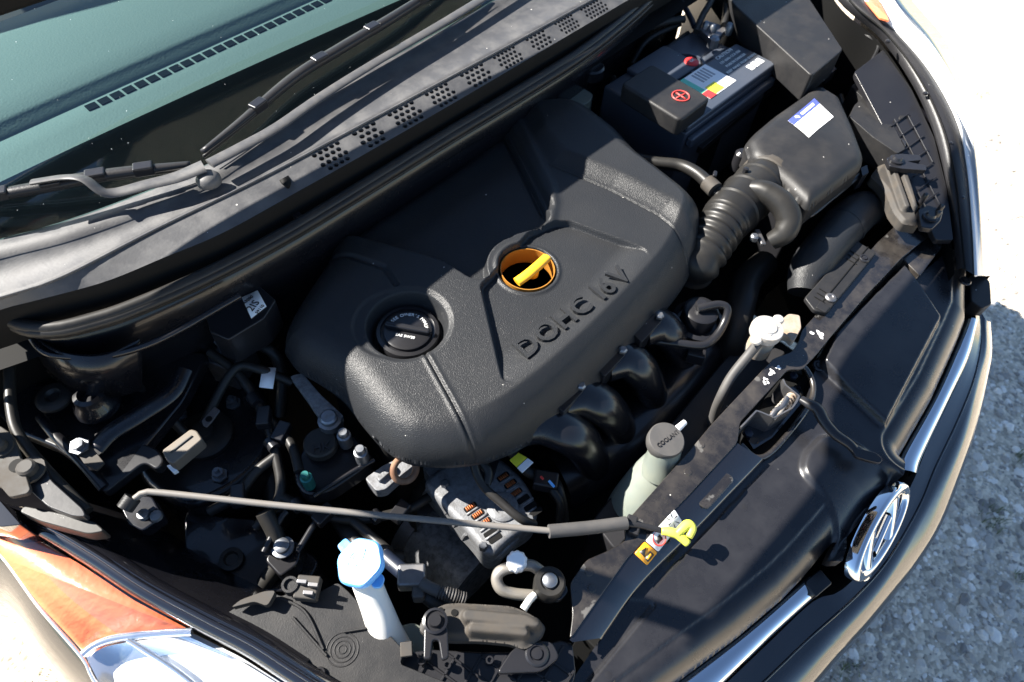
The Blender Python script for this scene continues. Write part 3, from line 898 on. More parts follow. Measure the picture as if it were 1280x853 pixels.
# --- radiator support (slam panel)
sup = thing('radiator_support', 'dusty black metal crossmember behind the front panel with warning sticker', 'crossmember', P(860, 600, .7))
SUPZ = .785
SUP_TOP = [(712, 800), (716, 768), (712, 730), (733, 700), (761, 688), (782, 676), (781, 654), (865, 560), (888, 532), (967, 448), (990, 440), (998, 428), (1003, 412), (1016, 398), (1096, 304), (1126, 276), (1164, 293), (1128, 322), (1084, 368), (1041, 418), (1020, 444), (1003, 462), (985, 462), (925, 528), (922, 553), (862, 618), (784, 698)]
prism('beam', SUP_TOP, SUPZ, -.0055, 'support_paint', sup, r=.006, bevel=.002)
# sloping front face with pressed pockets
fa = [(712, 800, SUPZ - .002), (784, 699, SUPZ - .002), (862, 619, SUPZ - .002), (905, 572, SUPZ - .002), (922, 554, SUPZ - .002)]
fb = [(752, 800, SUPZ - .02), (802, 731, SUPZ - .02), (873, 660, SUPZ - .02), (915, 616, SUPZ - .02), (955, 575, SUPZ - .02)]
loft('front_face', [fa, [(a + 4, b + 3, z - .001) for a, b, z in fa], [(a - 3, b - 2, z + .002) for a, b, z in fb], fb, [(a, b, z - .03) for a, b, z in fb]], 'black_paint', sup, n=50)
ga = [(1041, 419, SUPZ - .002), (1084, 369, SUPZ - .002), (1128, 323, SUPZ - .002)]
gb = [(1046, 421, SUPZ - .03), (1090, 374, SUPZ - .03), (1133, 327, SUPZ - .03)]
loft('front_face', [ga, gb], 'support_paint', sup, n=20)
for pts in ([(868, 626), (905, 588), (920, 598), (884, 638)],):
    prism('pressed_pocket', pts, SUPZ - .0085, -.004, 'support_paint', sup, r=.008, bevel=.0015)
prism('end_block', [(1128, 323), (1164, 294), (1180, 306), (1150, 345)], SUPZ - .012, -.05, 'support_paint', sup, r=.003)
for (px, py) in ((736, 715), (740, 735), (876, 556), (860, 590)):
    lathe('spot_weld', [(.005, 0), (.0045, .0008), (.001, .0009)], P(px, py, SUPZ), 'support_paint', sup, k=16)
for (px, py, s) in ((1022, 418, 1.0), (964, 466, .7), (956, 476, .6), (973, 459, .5)):
    c = P(px, py, SUPZ + .0005)
    mb = MB()
    g = random.Random(px)
    for _ in range(6):
        n_ = 7
        a0 = g.uniform(0, 6.28)
        ctr = c + np.array([g.gauss(0, .004), g.gauss(0, .003), 0]) * s
        pts = [ctr + np.array([math.cos(a0 + q * 2 * math.pi / n_), math.sin(a0 + q * 2 * math.pi / n_), 0]) * g.uniform(.0015, .0045) * s for q in range(n_)]
        mb.add([p_ + np.array([0, 0, _ * .00004]) for p_ in pts], [tuple(range(n_))])
    mb.build('chipped_paint', 'label_white', sup, smooth=False)
# warning sticker: orange and white fields with their symbols
def quad(name, pts, z, m, parent, lift=0.0):
    return prism(name, pts, z + lift, -.0006, m, parent, r=.002, bevel=0, nf=3)
fa2, fb2 = np.array([(a, b) for a, b, z in fa], float), np.array([(a, b) for a, b, z in fb], float)
def on_face(pts, lift):
    out = []
    for x, y in pts:
        da = float(dline(fa2, np.array([x * 1.0]), np.array([y * 1.0]))[0]); db = float(dline(fb2, np.array([x * 1.0]), np.array([y * 1.0]))[0])
        out.append((x, y, SUPZ - .002 - .0185 * da / (da + db) + lift))
    return out
def fquad(name, pts, lift, m, parent, r=0.0):
    return prism(name, on_face(pts, lift), None, -.0005, m, parent, r=r, bevel=0, nf=3)
st = fquad('warning_sticker', [(793, 692), (806, 677), (822, 691), (809, 707)], .0022, 'label_orange', sup, .002)
st2 = fquad('warning_sticker', [(807, 676), (843, 637), (853, 652), (823, 690)], .0022, 'label_white', sup, .002)
fquad('warning_triangle', [(799, 690), (806, 697), (808, 684)], .0030, 'print_black', st)
fquad('manual_symbol', [(806, 698), (810, 703), (818, 694), (813, 689)], .0030, 'print_black', st)
fquad('manual_page', [(808, 698), (810, 700), (815, 694), (813, 692)], .0036, 'label_orange', st)
rc = np.array(P(*on_face([(824, 673)], .0032)[0]))
v, f = g_tube([rc + np.array([math.cos(t) * .0085, math.sin(t) * .0075, math.sin(t) * .0025]) for t in np.linspace(0, 2 * math.pi, 32)], .0009, 6, caps=False)
obj('prohibition_ring', v, f, 'red_print', st2)
fquad('hand_symbol', [(819, 675), (823, 680), (829, 674), (825, 668)], .0030, 'print_black', st2)
mb = MB()
fan = P(*on_face([(841, 651)], .0034)[0])
for q in range(6):
    an = q * math.pi / 3
    d_ = np.array([math.cos(an), math.sin(an), .3 * math.sin(an)]); e_ = np.array([-math.sin(an), math.cos(an), 0])
    mb.add([fan + d_ * .0015, fan + d_ * .008 + e_ * .0009, fan + d_ * .008 - e_ * .0009], [(0, 1, 2)])
mb.build('fan_symbol', 'print_black', st2, smooth=False)
fquad('hand_symbol', [(833, 667), (838, 672), (845, 664), (839, 660)], .0030, 'print_black', st2)

# --- hood latch
la = thing('hood_latch', 'dark metal hood latch with spring in the middle of the radiator support', 'latch', P(958, 510, .72))
prism('pocket_floor', [(925, 555), (930, 530), (985, 462), (1010, 470), (1012, 500), (968, 562), (945, 572)], SUPZ - .05, -.006, 'deep_black', la, r=.006)
tube('pocket_rim', [(926, 556, SUPZ - .022), (945, 572, SUPZ - .025), (968, 562, SUPZ - .025), (1008, 512, SUPZ - .022), (1017, 485, SUPZ - .02), (1008, 462, SUPZ - .015), (995, 455, SUPZ - .008)], .004, 'support_paint', la, n=40, k=8)
def plate(name, pts, z, h, th, m, parent):
    """upright sheet following a line of pixels"""
    l = resample(PL(pts, z), 24)
    b = l - np.array([0, 0, h])
    v, f = g_loft([l, b])
    o = obj(name, v, f, m, parent, smooth=False)
    s = o.modifiers.new('thick', 'SOLIDIFY'); s.thickness = th; s.offset = 0
    return o
plate('side_plate', [(979, 474), (982, 481), (999, 495), (996, 502), (990, 510)], SUPZ + .004, .045, .002, 'metal_grey', la)
plate('side_plate', [(926, 534), (946, 513), (968, 522), (990, 510)], SUPZ + .002, .045, .002, 'metal_grey', la)
prism('base_plate', [(928, 540), (946, 516), (968, 524), (990, 512), (997, 500), (984, 484), (1000, 482), (1006, 500), (965, 548), (942, 562)], SUPZ - .035, -.004, 'black_paint', la, r=.002)
sp = []
for i in range(120):
    t = i / 119
    c = P(968 + 24 * t, 519 - 26 * t, SUPZ - .004)
    sp.append(c + np.array([0, math.cos(t * 16 * math.pi), math.sin(t * 16 * math.pi)]) * .005)
v, f = g_tube(sp, .0014, 6)
obj('spring', v, f, 'corroded', la)
tube('pawl', [(966, 523, SUPZ - .002), (975, 514, SUPZ + .001), (984, 500, SUPZ), (991, 492, SUPZ - .002)], .0035, 'corroded', la, n=16, k=8, sy=.6)
tube('pawl', [(964, 520, SUPZ + .002), (970, 512, SUPZ + .004), (977, 508, SUPZ + .003), (984, 496, SUPZ + .003)], .0028, 'metal_grey', la, n=16, k=8, sy=.6)
for px, py in ((935, 543), (991, 471)):
    lathe('bolt', [(.006, 0), (.006, .004), (.004, .005), (.001, .005)], P(px, py, SUPZ - .03), 'wire_blue', la, k=6)
rl = thing('release_lever', 'curved black secondary release lever reaching from the latch over the nose', 'lever', P(1040, 530, .75))
tube('arm', [(1001, 499, SUPZ + .002), (1013, 506, SUPZ + .004), (1022, 512, SUPZ + .004), (1031, 528, SUPZ + .001), (1044, 543, SUPZ - .002), (1060, 554, SUPZ - .004), (1068, 562, SUPZ - .006)], [.0055, .0075, .0085, .0075, .0075, .007, .0065], 'smooth_plastic', rl, n=40, k=12, sy=.75)
prism('handle', [(1063, 558), (1072, 560), (1096, 566), (1104, 574), (1101, 579), (1090, 577), (1070, 571)], SUPZ - .002, -.006, 'smooth_plastic', rl, r=.004, bevel=.002)

# --- right fender, hinge and headlight (lower left of the picture)
hz = .80
RL_IN = [(-90, 640, hz), (0, 660, hz), (34, 665, hz), (101, 703, hz), (168, 747, hz), (242, 787, hz), (302, 818, hz), (358, 854, hz), (440, 905, hz - .01), (540, 965, hz - .02)]
RL_OUT = [(-90, 640, .75), (-40, 665, .75), (0, 692, .75), (50, 759, .75), (104, 822, .745), (124, 857, .74), (200, 930, .735), (330, 1010, .73)]
hl = thing('headlight', 'right headlight with amber reflector and clear lens at lower left corner', 'headlight', P(150, 790, .7))
a_, b_ = smooth_line(PL(RL_IN), 60), smooth_line(PL(RL_OUT), 60)
m1 = a_ * .55 + b_ * .45 + np.array([0, 0, .018]); m0 = a_ * .85 + b_ * .15 + np.array([0, 0, .010]); m2 = a_ * .2 + b_ * .8 + np.array([0, 0, .012])
loft('lens', [a_, m0, m1, m2, b_], 'lens_clear', hl, n=60)
amb = [(x, y, hz - .012) for x, y in ((-90, 642), (0, 662), (34, 667), (101, 706), (168, 751), (240, 789), (200, 792), (134, 801), (106, 816), (50, 757), (0, 692), (-60, 660))]
v, f = g_prism(fillet(PL(amb), .008), -.01)
obj('amber_reflector', v, f, 'reflector_amber', hl)
clr = [(240, 791), (302, 822), (358, 858), (440, 908), (330, 1000), (200, 925), (126, 853), (106, 820), (134, 803), (200, 795)]
v, f = g_prism(fillet(PL(clr, hz - .030), .008), -.01)
obj('reflector_base', v, f, 'label_white', hl)
tube('lens_edge', [(x, y, z + .002) for x, y, z in RL_OUT], .0026, 'reflector', hl, n=60, k=8)
tube('bezel', [(104, 818, hz - .012), (120, 806, hz - .010), (150, 797, hz - .010), (200, 792, hz - .010), (240, 790, hz - .010)], .004, 'reflector', hl, n=30, k=8)
rf = [smooth_line(PL([(108, 822, hz - .022), (135, 808, hz - .016), (190, 799, hz - .014), (236, 796, hz - .016)]), 24), smooth_line(PL([(122, 850, hz - .026), (170, 832, hz - .034), (240, 824, hz - .034), (300, 826, hz - .022)]), 24),
      smooth_line(PL([(150, 890, hz - .03), (210, 868, hz - .045), (290, 850, hz - .045), (352, 858, hz - .024)]), 24), smooth_line(PL([(210, 940, hz - .035), (270, 915, hz - .045), (360, 890, hz - .045), (430, 905, hz - .03)]), 24)]
loft('reflector_bowl', rf, 'reflector', hl, n=24)
tube('reflector_rib', [(160, 800, hz - .010), (215, 835, hz - .016), (262, 872, hz - .02)], .0028, 'reflector', hl, n=20, k=8)
T0 = [(x, y - 9, hz + .004) for x, y, z in RL_IN]
trim = thing('headlight_gasket', 'black rubber gasket strip along the inner edge of the amber headlight', 'gasket', P(200, 750, .75))
loft('strip', [[(x + 26, y - 26, hz - .008) for x, y, z in RL_IN], [(x + 20, y - 20, hz + .004) for x, y, z in RL_IN], [(x + 8, y - 9, hz + .006) for x, y, z in RL_IN], [(x + 2, y - 2, hz + .002) for x, y, z in RL_IN], [(x, y, hz - .012) for x, y, z in RL_IN]], 'black_paint', trim, n=70)
tube('highlight_bead', [(x + 14, y - 13, hz + .006) for x, y, z in RL_IN], .003, 'black_paint', trim, n=70, k=8)
# outer body skin below the headlight
F0 = RL_OUT
w_ = smooth_line(PL(RL_OUT), 60)
outd = np.array([-.62, -.5, 0])
w_ = smooth_line(np.vstack([[(-.80, 1.0, .86), (-.80, .7, .83), (-.795, .5, .80)], PL(RL_OUT)]), 80)
loft('fender', [w_ + np.array([0, 0, -.003]), w_ + outd * .018 + np.array([0, 0, -.012]), w_ + outd * .05 + np.array([0, 0, -.05]), w_ + outd * .075 + np.array([0, 0, -.11]), w_ + outd * .082 + np.array([0, 0, -.18]), w_ + outd * .07 + np.array([0, 0, -.5])], 'black_paint', car, n=80)
loft('fender_top', [w_[:30] + np.array([0, 0, -.003]), w_[:30] + np.array([.06, 0, .02]), w_[:30] + np.array([.10, 0, .02])], 'black_paint', car, n=30)
prism('fender', [(-60, 600), (0, 625), (27, 656), (0, 659), (-60, 645)], .835, -.2, 'black_paint', car, r=.004, bevel=.006)

# hinge bracket on the right fender
hg = thing('hinge_bracket', 'dusty bare hood hinge bracket at the left edge of the picture', 'hinge', P(20, 580, .8))
prism('plate', [(-60, 530), (0, 532), (14, 542), (22, 560), (38, 612), (34, 617), (12, 622), (0, 608), (-60, 600)], .86, -.006, 'bracket_metal', hg, r=.004)
prism('arm', [(22, 590), (38, 576), (56, 584), (64, 600), (104, 636), (108, 646), (92, 646), (60, 634), (40, 616)], .85, -.012, 'smooth_plastic', hg, r=.006, bevel=.004)
lathe('hole', [(.0075, 0), (.0075, .0006), (.001, .0006)], P(21, 582, .8605), 'deep_black', hg, k=20)
for px, py, z, r in ((3, 560, .86, .009), (38, 589, .852, .012)):
    b_ = lathe('bolt', [(r * 1.3, 0), (r * 1.3, .003), (r * .8, .003), (r * .8, .010), (r * .6, .012), (.001, .012)], P(px, py, z), 'bracket_metal', hg, k=12)
prism('rubber_pad', [(24, 640), (30, 632), (70, 640), (118, 652), (132, 664), (110, 668), (50, 652)], .838, -.02, 'rubber', hg, r=.006)

# --- left fender and headlight (right edge of the picture)
G0 = [(1020, -60, 0.925), (1055, 0, 0.910), (1105, 44, 0.895), (1145, 101, 0.876), (1172, 161, 0.855), (1189, 228, 0.830), (1196, 285, 0.800), (1202, 335, 0.785)]
G1 = [(1045, -60, 0.930), (1082, 0, 0.915), (1119, 37, 0.900), (1162, 87, 0.880), (1196, 148, 0.860), (1209, 202, 0.835), (1217, 285, 0.800), (1220, 345, 0.785)]
G2 = [(1085, -60, 0.945), (1118, 0, 0.930), (1158, 45, 0.910), (1190, 96, 0.885), (1211, 150, 0.860), (1221, 205, 0.825), (1227, 285, 0.780), (1230, 345, 0.752)]
G3 = [(1100, -60, 0.935), (1140, 0, 0.920), (1178, 45, 0.895), (1205, 96, 0.865), (1222, 150, 0.835), (1230, 205, 0.795), (1234, 285, 0.740), (1238, 345, 0.710)]
lg = thing('headlight_gasket', 'black gasket strip along the inner edge of the far headlight at right', 'gasket', P(1170, 130, .78))
loft('strip', [[(x - 6, y + 3, z - .012) for x, y, z in G0], G0, [(a[0] * .6 + b[0] * .4, a[1] * .6 + b[1] * .4, .5 * (a[2] + b[2]) + .004) for a, b in zip(G0, G1)], [(a[0] * .1 + b[0] * .9, a[1] * .1 + b[1] * .9, b[2]) for a, b in zip(G0, G1)], [(x, y, z - .006) for x, y, z in G1]], 'black_plastic', lg, n=60)
tube('bead', [(a[0] * .75 + b[0] * .25, a[1] * .75 + b[1] * .25, 0.5 * (a[2] + b[2]) + .003) for a, b in zip(G0, G1)], .0016, 'deep_black', lg, n=60, k=8)
for px, py, cz_ in ((1109, 53, .902), (1156, 118, .875), (1187, 180, .85), (1202, 248, .818)):
    lathe('clip', [(.004, 0), (.004, .003), (.002, .004), (.0005, .004)], P(px, py, cz_), 'smooth_plastic', lg, k=8)
g0w = smooth_line(PL(G0), 60)
lh = thing('headlight', 'left headlight with pale clear lens at the right edge of the picture', 'headlight', P(1200, 150, .7))
loft('lens', [G1, [(a[0] * .5 + b[0] * .5, a[1] * .5 + b[1] * .5, .5 * (a[2] + b[2]) + .012) for a, b in zip(G1, G2)], G2], 'lens_clear', lh, n=60)
loft('reflector', [[(x, y, z - .008) for x, y, z in G1], [(a[0] * .5 + b[0] * .5, a[1] * .5 + b[1] * .5, .5 * (a[2] + b[2]) - .012) for a, b in zip(G1, G2)], [(x, y, z - .006) for x, y, z in G2]], 'label_white', lh, n=60)
tube('lens_edge', [(x, y, z + .001) for x, y, z in G1], .0022, 'label_white', lh, n=60, k=8)
prism('amber_reflector', [(1080, -30), (1098, -4), (1112, 26), (1100, 22), (1082, 0), (1060, -30)], .917, -.004, 'reflector_amber', lh, r=.003)
g3 = smooth_line(PL(G3), 60)
loft('fender', [[(x, y, z - .002) for x, y, z in G2], G3, g3 + np.array([.012, -.006, -.06]), g3 + np.array([.012, -.006, -.2]), g3 + np.array([-.03, 0.02, -.5])], 'black_paint', car, n=60)

# ================================================================== engine bay shell
bay = thing('inner_fender', 'dark painted inner fender and strut tower at the left of the bay', 'inner fender', P(110, 500, .75))
prism('strut_panel', [(-20, 500), (20, 470), (60, 480), (110, 500), (160, 490), (200, 440), (260, 440), (230, 500), (180, 560), (150, 600), (120, 600), (70, 560), (20, 540)], .80, -.02, 'bay_paint', bay, r=.01, bevel=.004)
SP = [(40, 425, .895), (60, 450, .875), (95, 480, .85), (140, 505, .83), (175, 490, .83)]
loft('side_panel', [[(36, 420, .90), (80, 442, .90), (130, 445, .90), (175, 425, .90)], [(45, 440, .87), (85, 468, .87), (135, 470, .87), (178, 448, .87)], [(62, 470, .83), (95, 492, .83), (140, 497, .83), (178, 488, .83)]], 'bay_paint', bay, n=24, solid=.002)
tube('folded_edge', [(36, 418, .90), (55, 440, .895), (85, 446, .893), (130, 446, .893), (200, 425, .90), (300, 370, .905)], .004, 'bay_paint', bay, n=40, k=8)
tube('pressed_rib', [(230, 462, .83), (215, 490, .825), (180, 515, .82), (140, 540, .815), (120, 560, .81)], .011, 'bay_paint', bay, n=30, k=10, sy=.6)
tube('pressed_rib', [(50, 520, .81), (70, 545, .81), (100, 575, .805), (130, 610, .80)], .006, 'bay_paint', bay, n=30, k=10, sy=.6)
tube('flange', [(10, 430, .87), (12, 470, .86), (14, 510, .855), (24, 545, .85), (60, 590, .84), (110, 640, .83)], .006, 'rubber', bay, n=40, k=10)
lathe('rubber_grommet', [(.020, 0), (.020, .004), (.016, .007), (.009, .007), (.006, .003), (.001, .003)], P(69, 498, .825), 'rubber', bay)
lathe('drain_boss', [(.026, 0), (.024, .008), (.019, .014), (.017, .024), (.012, .026), (.010, .018), (.001, .018)], P(122, 506, .815), 'bay_paint', bay)
prism('bolt_tab', [(92, 560), (112, 556), (130, 578), (120, 588), (105, 580)], .815, -.004, 'bracket_metal', bay, r=.002)
lathe('bolt', [(.011, 0), (.011, .003), (.007, .003), (.007, .009), (.001, .010)], P(100, 559, .818), 'bolt_zinc', bay, k=6)
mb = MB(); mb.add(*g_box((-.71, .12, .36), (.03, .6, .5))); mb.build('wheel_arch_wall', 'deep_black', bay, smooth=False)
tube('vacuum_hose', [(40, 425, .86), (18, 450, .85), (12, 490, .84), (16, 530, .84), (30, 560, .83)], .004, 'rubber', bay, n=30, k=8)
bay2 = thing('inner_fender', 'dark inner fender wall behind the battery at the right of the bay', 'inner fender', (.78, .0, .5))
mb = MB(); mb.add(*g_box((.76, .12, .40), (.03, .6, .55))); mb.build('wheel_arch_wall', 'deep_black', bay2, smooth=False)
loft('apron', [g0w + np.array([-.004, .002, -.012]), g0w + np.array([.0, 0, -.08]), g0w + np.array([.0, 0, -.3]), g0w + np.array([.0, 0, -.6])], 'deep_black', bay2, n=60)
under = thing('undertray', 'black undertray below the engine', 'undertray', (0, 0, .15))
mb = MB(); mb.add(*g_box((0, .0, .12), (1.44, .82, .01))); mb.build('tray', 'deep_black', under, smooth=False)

# radiator and fan shroud behind the support
rad = thing('radiator', 'dark radiator and fan shroud below the crossmember', 'radiator', (.1, -.25, .4))
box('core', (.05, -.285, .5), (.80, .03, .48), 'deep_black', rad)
prism('fan_shroud', [(770, 690), (860, 575), (960, 460), (985, 440), (930, 420), (830, 540), (740, 650)], .70, -.3, 'black_plastic', rad, r=.01, bevel=.004)
for i in range(9):
    t = i / 8
    a = P(735 + 100 * t, 650 - 110 * t, .60); b = P(765 + 95 * t, 672 - 108 * t, .60)
    v, f = g_tube(resample([a, b], 6), .004, 6); obj('shroud_rib', v, f, 'dusty_plastic', rad)

# ------------------------------------------------------------------ engine block and mounts
eng = thing('engine', 'dark engine block beneath the black cover', 'engine', (-.1, .08, .3))
prism('cylinder_head', [(400, 440), (470, 330), (700, 200), (850, 270), (800, 400), (600, 550), (480, 560)], .80, .45, 'deep_black', eng, r=.01)
prism('cast_bracket', [(352 + 10, 470), (378, 466), (400, 492), (430, 520), (418, 536), (404, 530), (384, 500)], .80, -.012, 'cast_alu', eng, r=.004, bevel=.002)
prism('cast_ear', [(456, 598), (478, 582), (500, 572), (520, 580), (500, 596), (482, 612), (470, 614)], .775, -.02, 'cast_alu', eng, r=.004, bevel=.003)
prism('cast_rib', [(470, 596), (484, 585), (488, 590), (474, 602)], .781, -.01, 'cast_alu', eng, r=.002)
v, f = g_tube([P(506, 587, .790) + np.array([math.cos(t) * .0145, math.sin(t) * .010, math.sin(t) * .010]) for t in np.linspace(0, 2 * math.pi, 28)], .0042, 8, caps=False)
obj('lifting_eye', v, f, 'rust', eng)
prism('head_face', [(524, 578), (540, 566), (600, 600), (580, 640), (548, 612)], .738, -.06, 'cast_alu', eng, r=.003)
mt = thing('engine_mount', 'black engine mount with round cap and bolts left of the cover', 'engine mount', P(400, 570, .72))
prism('bracket', [(366, 600), (372, 570), (400, 530), (440, 540), (470, 574), (440, 596), (410, 616), (380, 620)], .775, -.03, 'bay_paint', mt, r=.012, bevel=.004)
lathe('rubber_cap', [(.020, 0), (.020, .010), (.018, .012), (.001, .0125)], P(402, 558, .78), 'rubber', mt)
text_on('lettering', 'HK', P(392, 566, .7935), P(412, 562, .7935), .016, 'black_plastic', mt, extrude=.0006)
for px, py, r, m_ in ((412, 526, .0105, 'bolt_zinc'), (430, 545, .0062, 'bolt_zinc'), (451, 566, .006, 'bolt_zinc'), (383, 598, .0052, 'teal_paint')):
    c = P(px, py, .80)
    lathe('bolt', [(r * 1.35, -.02), (r * 1.35, .002), (r, .003), (r, .009), (r * .8, .011), (.001, .011)], c, m_, mt, k=12)
tube('bracket_rib', [(392, 620, .775), (440, 590, .78), (468, 575, .78)], .003, 'bay_paint', mt, n=20, k=8)

# alternator
al = thing('alternator', 'grey cast alternator with copper windings showing through its slots', 'alternator', P(605, 625, .62))
AZ = .745
al_out = fillet(PL([(527, 602), (546, 586), (580, 566), (604, 560), (630, 574), (658, 600), (674, 636), (668, 655), (640, 672), (618, 694), (606, 692), (588, 668), (560, 640)], AZ), .022, 8)
wall = MB()
v, f = g_prism(al_out, -.06); wall.add(v, f)
wall.build('housing', 'cast_alu', al, bevel=.009, segs=4)
for (px, py) in ((592, 638), (601, 648), (609, 659), (616, 669), (633, 600), (641, 610), (649, 620), (658, 628)):
    c = P(px, py, AZ + .0005); d = P(px + 9, py - 6, AZ + .0005) - c; d /= np.linalg.norm(d)
    v, f = g_tube(resample([c - d * .010, c + d * .010], 4), .0016, 6); obj('fin', v, f, 'cast_alu', al)
lathe('bearing_boss', [(.019, -.004), (.019, .002), (.016, .004), (.010, .004), (.009, .001), (.001, .001)], P(628, 634, AZ), 'cast_alu', al, k=32)
for (px, py) in ((556, 606), (600, 572), (662, 650), (604, 684)):
    lathe('bolt', [(.0055, -.002), (.0055, .004), (.004, .006), (.001, .006)], P(px, py, AZ), 'bolt_zinc', al, k=6)
for k in range(5):
    tube('side_rib', [(534 + k * 12, 612 + k * 14, AZ - .012), (530 + k * 12, 618 + k * 14, AZ - .05)], .0022, 'cast_alu', al, n=5, k=6)
lathe('pulley', [(.026, -.03), (.026, -.022), (.022, -.018), (.022, -.012), (.026, -.008), (.026, 0), (.012, .001), (.010, .006), (.001, .006)], P(556, 575, .72), 'metal_grey', al, k=32, axis=(-.9, 0, .25))
slots = [(588, 634), (597, 643), (606, 653), (613, 666), (619, 673), (629, 596), (638, 605), (645, 616), (654, 624), (663, 633), (670, 640)]
for i, (px, py) in enumerate(slots):
    c = P(px, py, AZ + .0006)
    d = P(px + 9, py - 6, AZ + .0006) - c; d /= np.linalg.norm(d)
    e = np.array([-d[1], d[0], 0])
    L_ = .0085
    pts = fillet([c + d * L_ + e * .0035, c - d * L_ + e * .0035, c - d * L_ - e * .0035, c + d * L_ - e * .0035], .002, 3)
    v, f = g_prism(pts, -.0008); s_ = obj('vent_slot', v, f, 'deep_black', al, smooth=False)
    if i in (0, 1, 2, 5, 6, 7):
        mb = MB()
        for q in range(5):
            o_ = c + d * (q - 2) * .0026 + np.array([0, 0, .0004])
            v, f = g_tube(resample([o_ - e * .0028, o_ + e * .0028], 4), .0011, 6); mb.add(v, f)
        mb.build('winding', 'copper_wire', s_)
for k, z in enumerate((.725, .712)):
    tube('housing_rim', [(590, 668 + k * 3, z), (607, 693 + k * 3, z), (622, 694 + k * 3, z), (646, 672 + k * 3, z)], .004, 'cast_alu', al, n=24, k=8)
tube('ground_cable', [(590, 562, .80), (595, 590, .785), (606, 610, .775), (626, 628, .77), (650, 648, .765), (668, 656, .75)], .0052, 'rubber', al, n=40, k=10)
tube('cable_boot', [(602, 578, .785), (610, 590, .78), (608, 606, .775)], .006, 'rubber', al, n=16, k=10)
tag_ = thing('cable_tag', 'yellow and white tag on the wiring beside the alternator', 'tag', P(652, 578, .75))
prism('yellow_half', [(637, 575), (648, 566), (659, 572), (646, 584)], .775, -.002, 'label_yellow', tag_, bevel=.0005)
prism('white_half', [(646.5, 584.5), (659.5, 572.5), (667, 578), (653, 591)], .775, -.002, 'label_white', tag_, bevel=.0005)
tube('harness', [(640, 565, .76), (660, 590, .75), (690, 600, .74), (700, 620, .74), (705, 650, .70)], .007, 'rubber', tag_, n=30, k=10)
cn = thing('sensor_connector', 'small dark connector with red and blue wires right of the alternator', 'connector', P(682, 600, .74))
box('shell', P(682, 602, .75), (.022, .03, .02), 'smooth_plastic', cn, rz=.6, bevel=.003)
tube('wire', [(676, 596, .765), (679, 599, .766)], .0016, 'red_print', cn, n=4, k=6)
tube('wire', [(686, 601, .765), (693, 609, .762)], .0018, 'blue_cap', cn, n=6, k=6)
tube('wire', [(690, 612, .75), (700, 630, .74), (698, 660, .70)], .005, 'rubber', cn, n=20, k=8)

# intake manifold runners
man = thing('intake_manifold', 'glossy black intake manifold runners below the front edge of the cover', 'manifold', P(740, 500, .7))
for (a, b, c_, d) in (((640, 535), (675, 528), (718, 545), (738, 570)), ((700, 500), (725, 495), (755, 508), (772, 530)), ((752, 455), (778, 448), (800, 462), (812, 488)), ((798, 412), (820, 405), (838, 418), (850, 440))):
    tube('runner', [(a[0], a[1], .80), (b[0], b[1], .797), (c_[0], c_[1], .775), (d[0], d[1], .71), (d[0] + 8, d[1] + 26, .62)], [.027, .030, .030, .029, .028], 'gloss_runner', man, n=30, k=20, sy=.8)
    prism('runner_flange', [(a[0] - 6, a[1] + 6), (a[0] + 22, a[1] - 22), (a[0] + 30, a[1] - 12), (a[0] + 4, a[1] + 16)], .822, -.03, 'smooth_plastic', man, r=.003)
    lathe('bolt', [(.006, 0), (.006, .004), (.004, .006), (.001, .006)], P(a[0] + 26, a[1] - 16, .823), 'bolt_zinc', man, k=6)
    tube('runner_rib', [(a[0] + 18, a[1] - 16, .80), (b[0] + 20, b[1] - 12, .805), (c_[0] + 14, c_[1] - 8, .79), (d[0] + 10, d[1] - 4, .72)], .0035, 'gloss_runner', man, n=24, k=8)
tube('plenum', [(690, 600, .66), (760, 560, .66), (830, 490, .66), (880, 430, .66)], .05, 'gloss_runner', man, n=30, k=20)
for px, py in ((610, 590), (735, 470), (770, 520)):
    box('bracket', P(px, py, .74), (.03, .02, .02), 'smooth_plastic', man, rz=.5)

# ------------------------------------------------------------------ engine cover
cov = thing('engine_cover', 'large black plastic engine cover with raised DOHC 16V lettering', 'engine cover', P(600, 380, .8))
EZ = .868
OUT = [(351, 428), (354, 408), (366, 385), (384, 358), (405, 328), (420, 300), (450, 280), (540, 222), (600, 180), (640, 150), (690, 132), (716, 136), (745, 156), (788, 189), (846, 233), (872, 256), (882, 275), (879, 300), (862, 338), (830, 380), (790, 424), (745, 470), (700, 510), (655, 543), (618, 562), (598, 568), (565, 572), (530, 571), (503, 565), (476, 548), (452, 522), (425, 488), (395, 466), (366, 448)]
out_w = PL(OUT, EZ - .030)
out_w = smooth_line(np.vstack([out_w, out_w[:1]]), 300)[:-1][:, :2]
def W2(pts, z=EZ): return PL(pts, z)[:, :2]
REAR = fillet(W2([(400, 285), (450, 300), (500, 315), (552, 330), (586, 352), (598, 356), (622, 345), (640, 300), (676, 290), (688, 277), (680, 262), (660, 222), (632, 166), (600, 150), (450, 240)], EZ - .01), .008)
RIDGE = W2([(648, 150), (668, 190), (688, 232), (693, 252), (690, 272)])
LEFTDIP = W2([(398, 310), (440, 318), (480, 332), (494, 352)])
PANEL = fillet(W2([(600, 356), (628, 474), (648, 478), (720, 424), (775, 372), (814, 322), (806, 310), (712, 276), (694, 276), (660, 290), (626, 330)]), .006)
BLOCK = W2([(640, 120), (660, 170), (687, 206), (762, 237), (823, 269), (868, 307), (900, 300), (900, 240), (760, 120)])
PFRONT = W2([(648, 478), (720, 424), (775, 372), (814, 322)])
oc = P(508, 400, EZ)[:2]; oR = .0515
oc2 = P(492, 400, EZ)[:2]
dc = P(660, 331, EZ)[:2]
SEAM = W2([(531, 440), (560, 492), (600, 566)], EZ - .005)
SEAM2 = W2([(687, 206), (762, 237), (823, 269), (868, 306)])
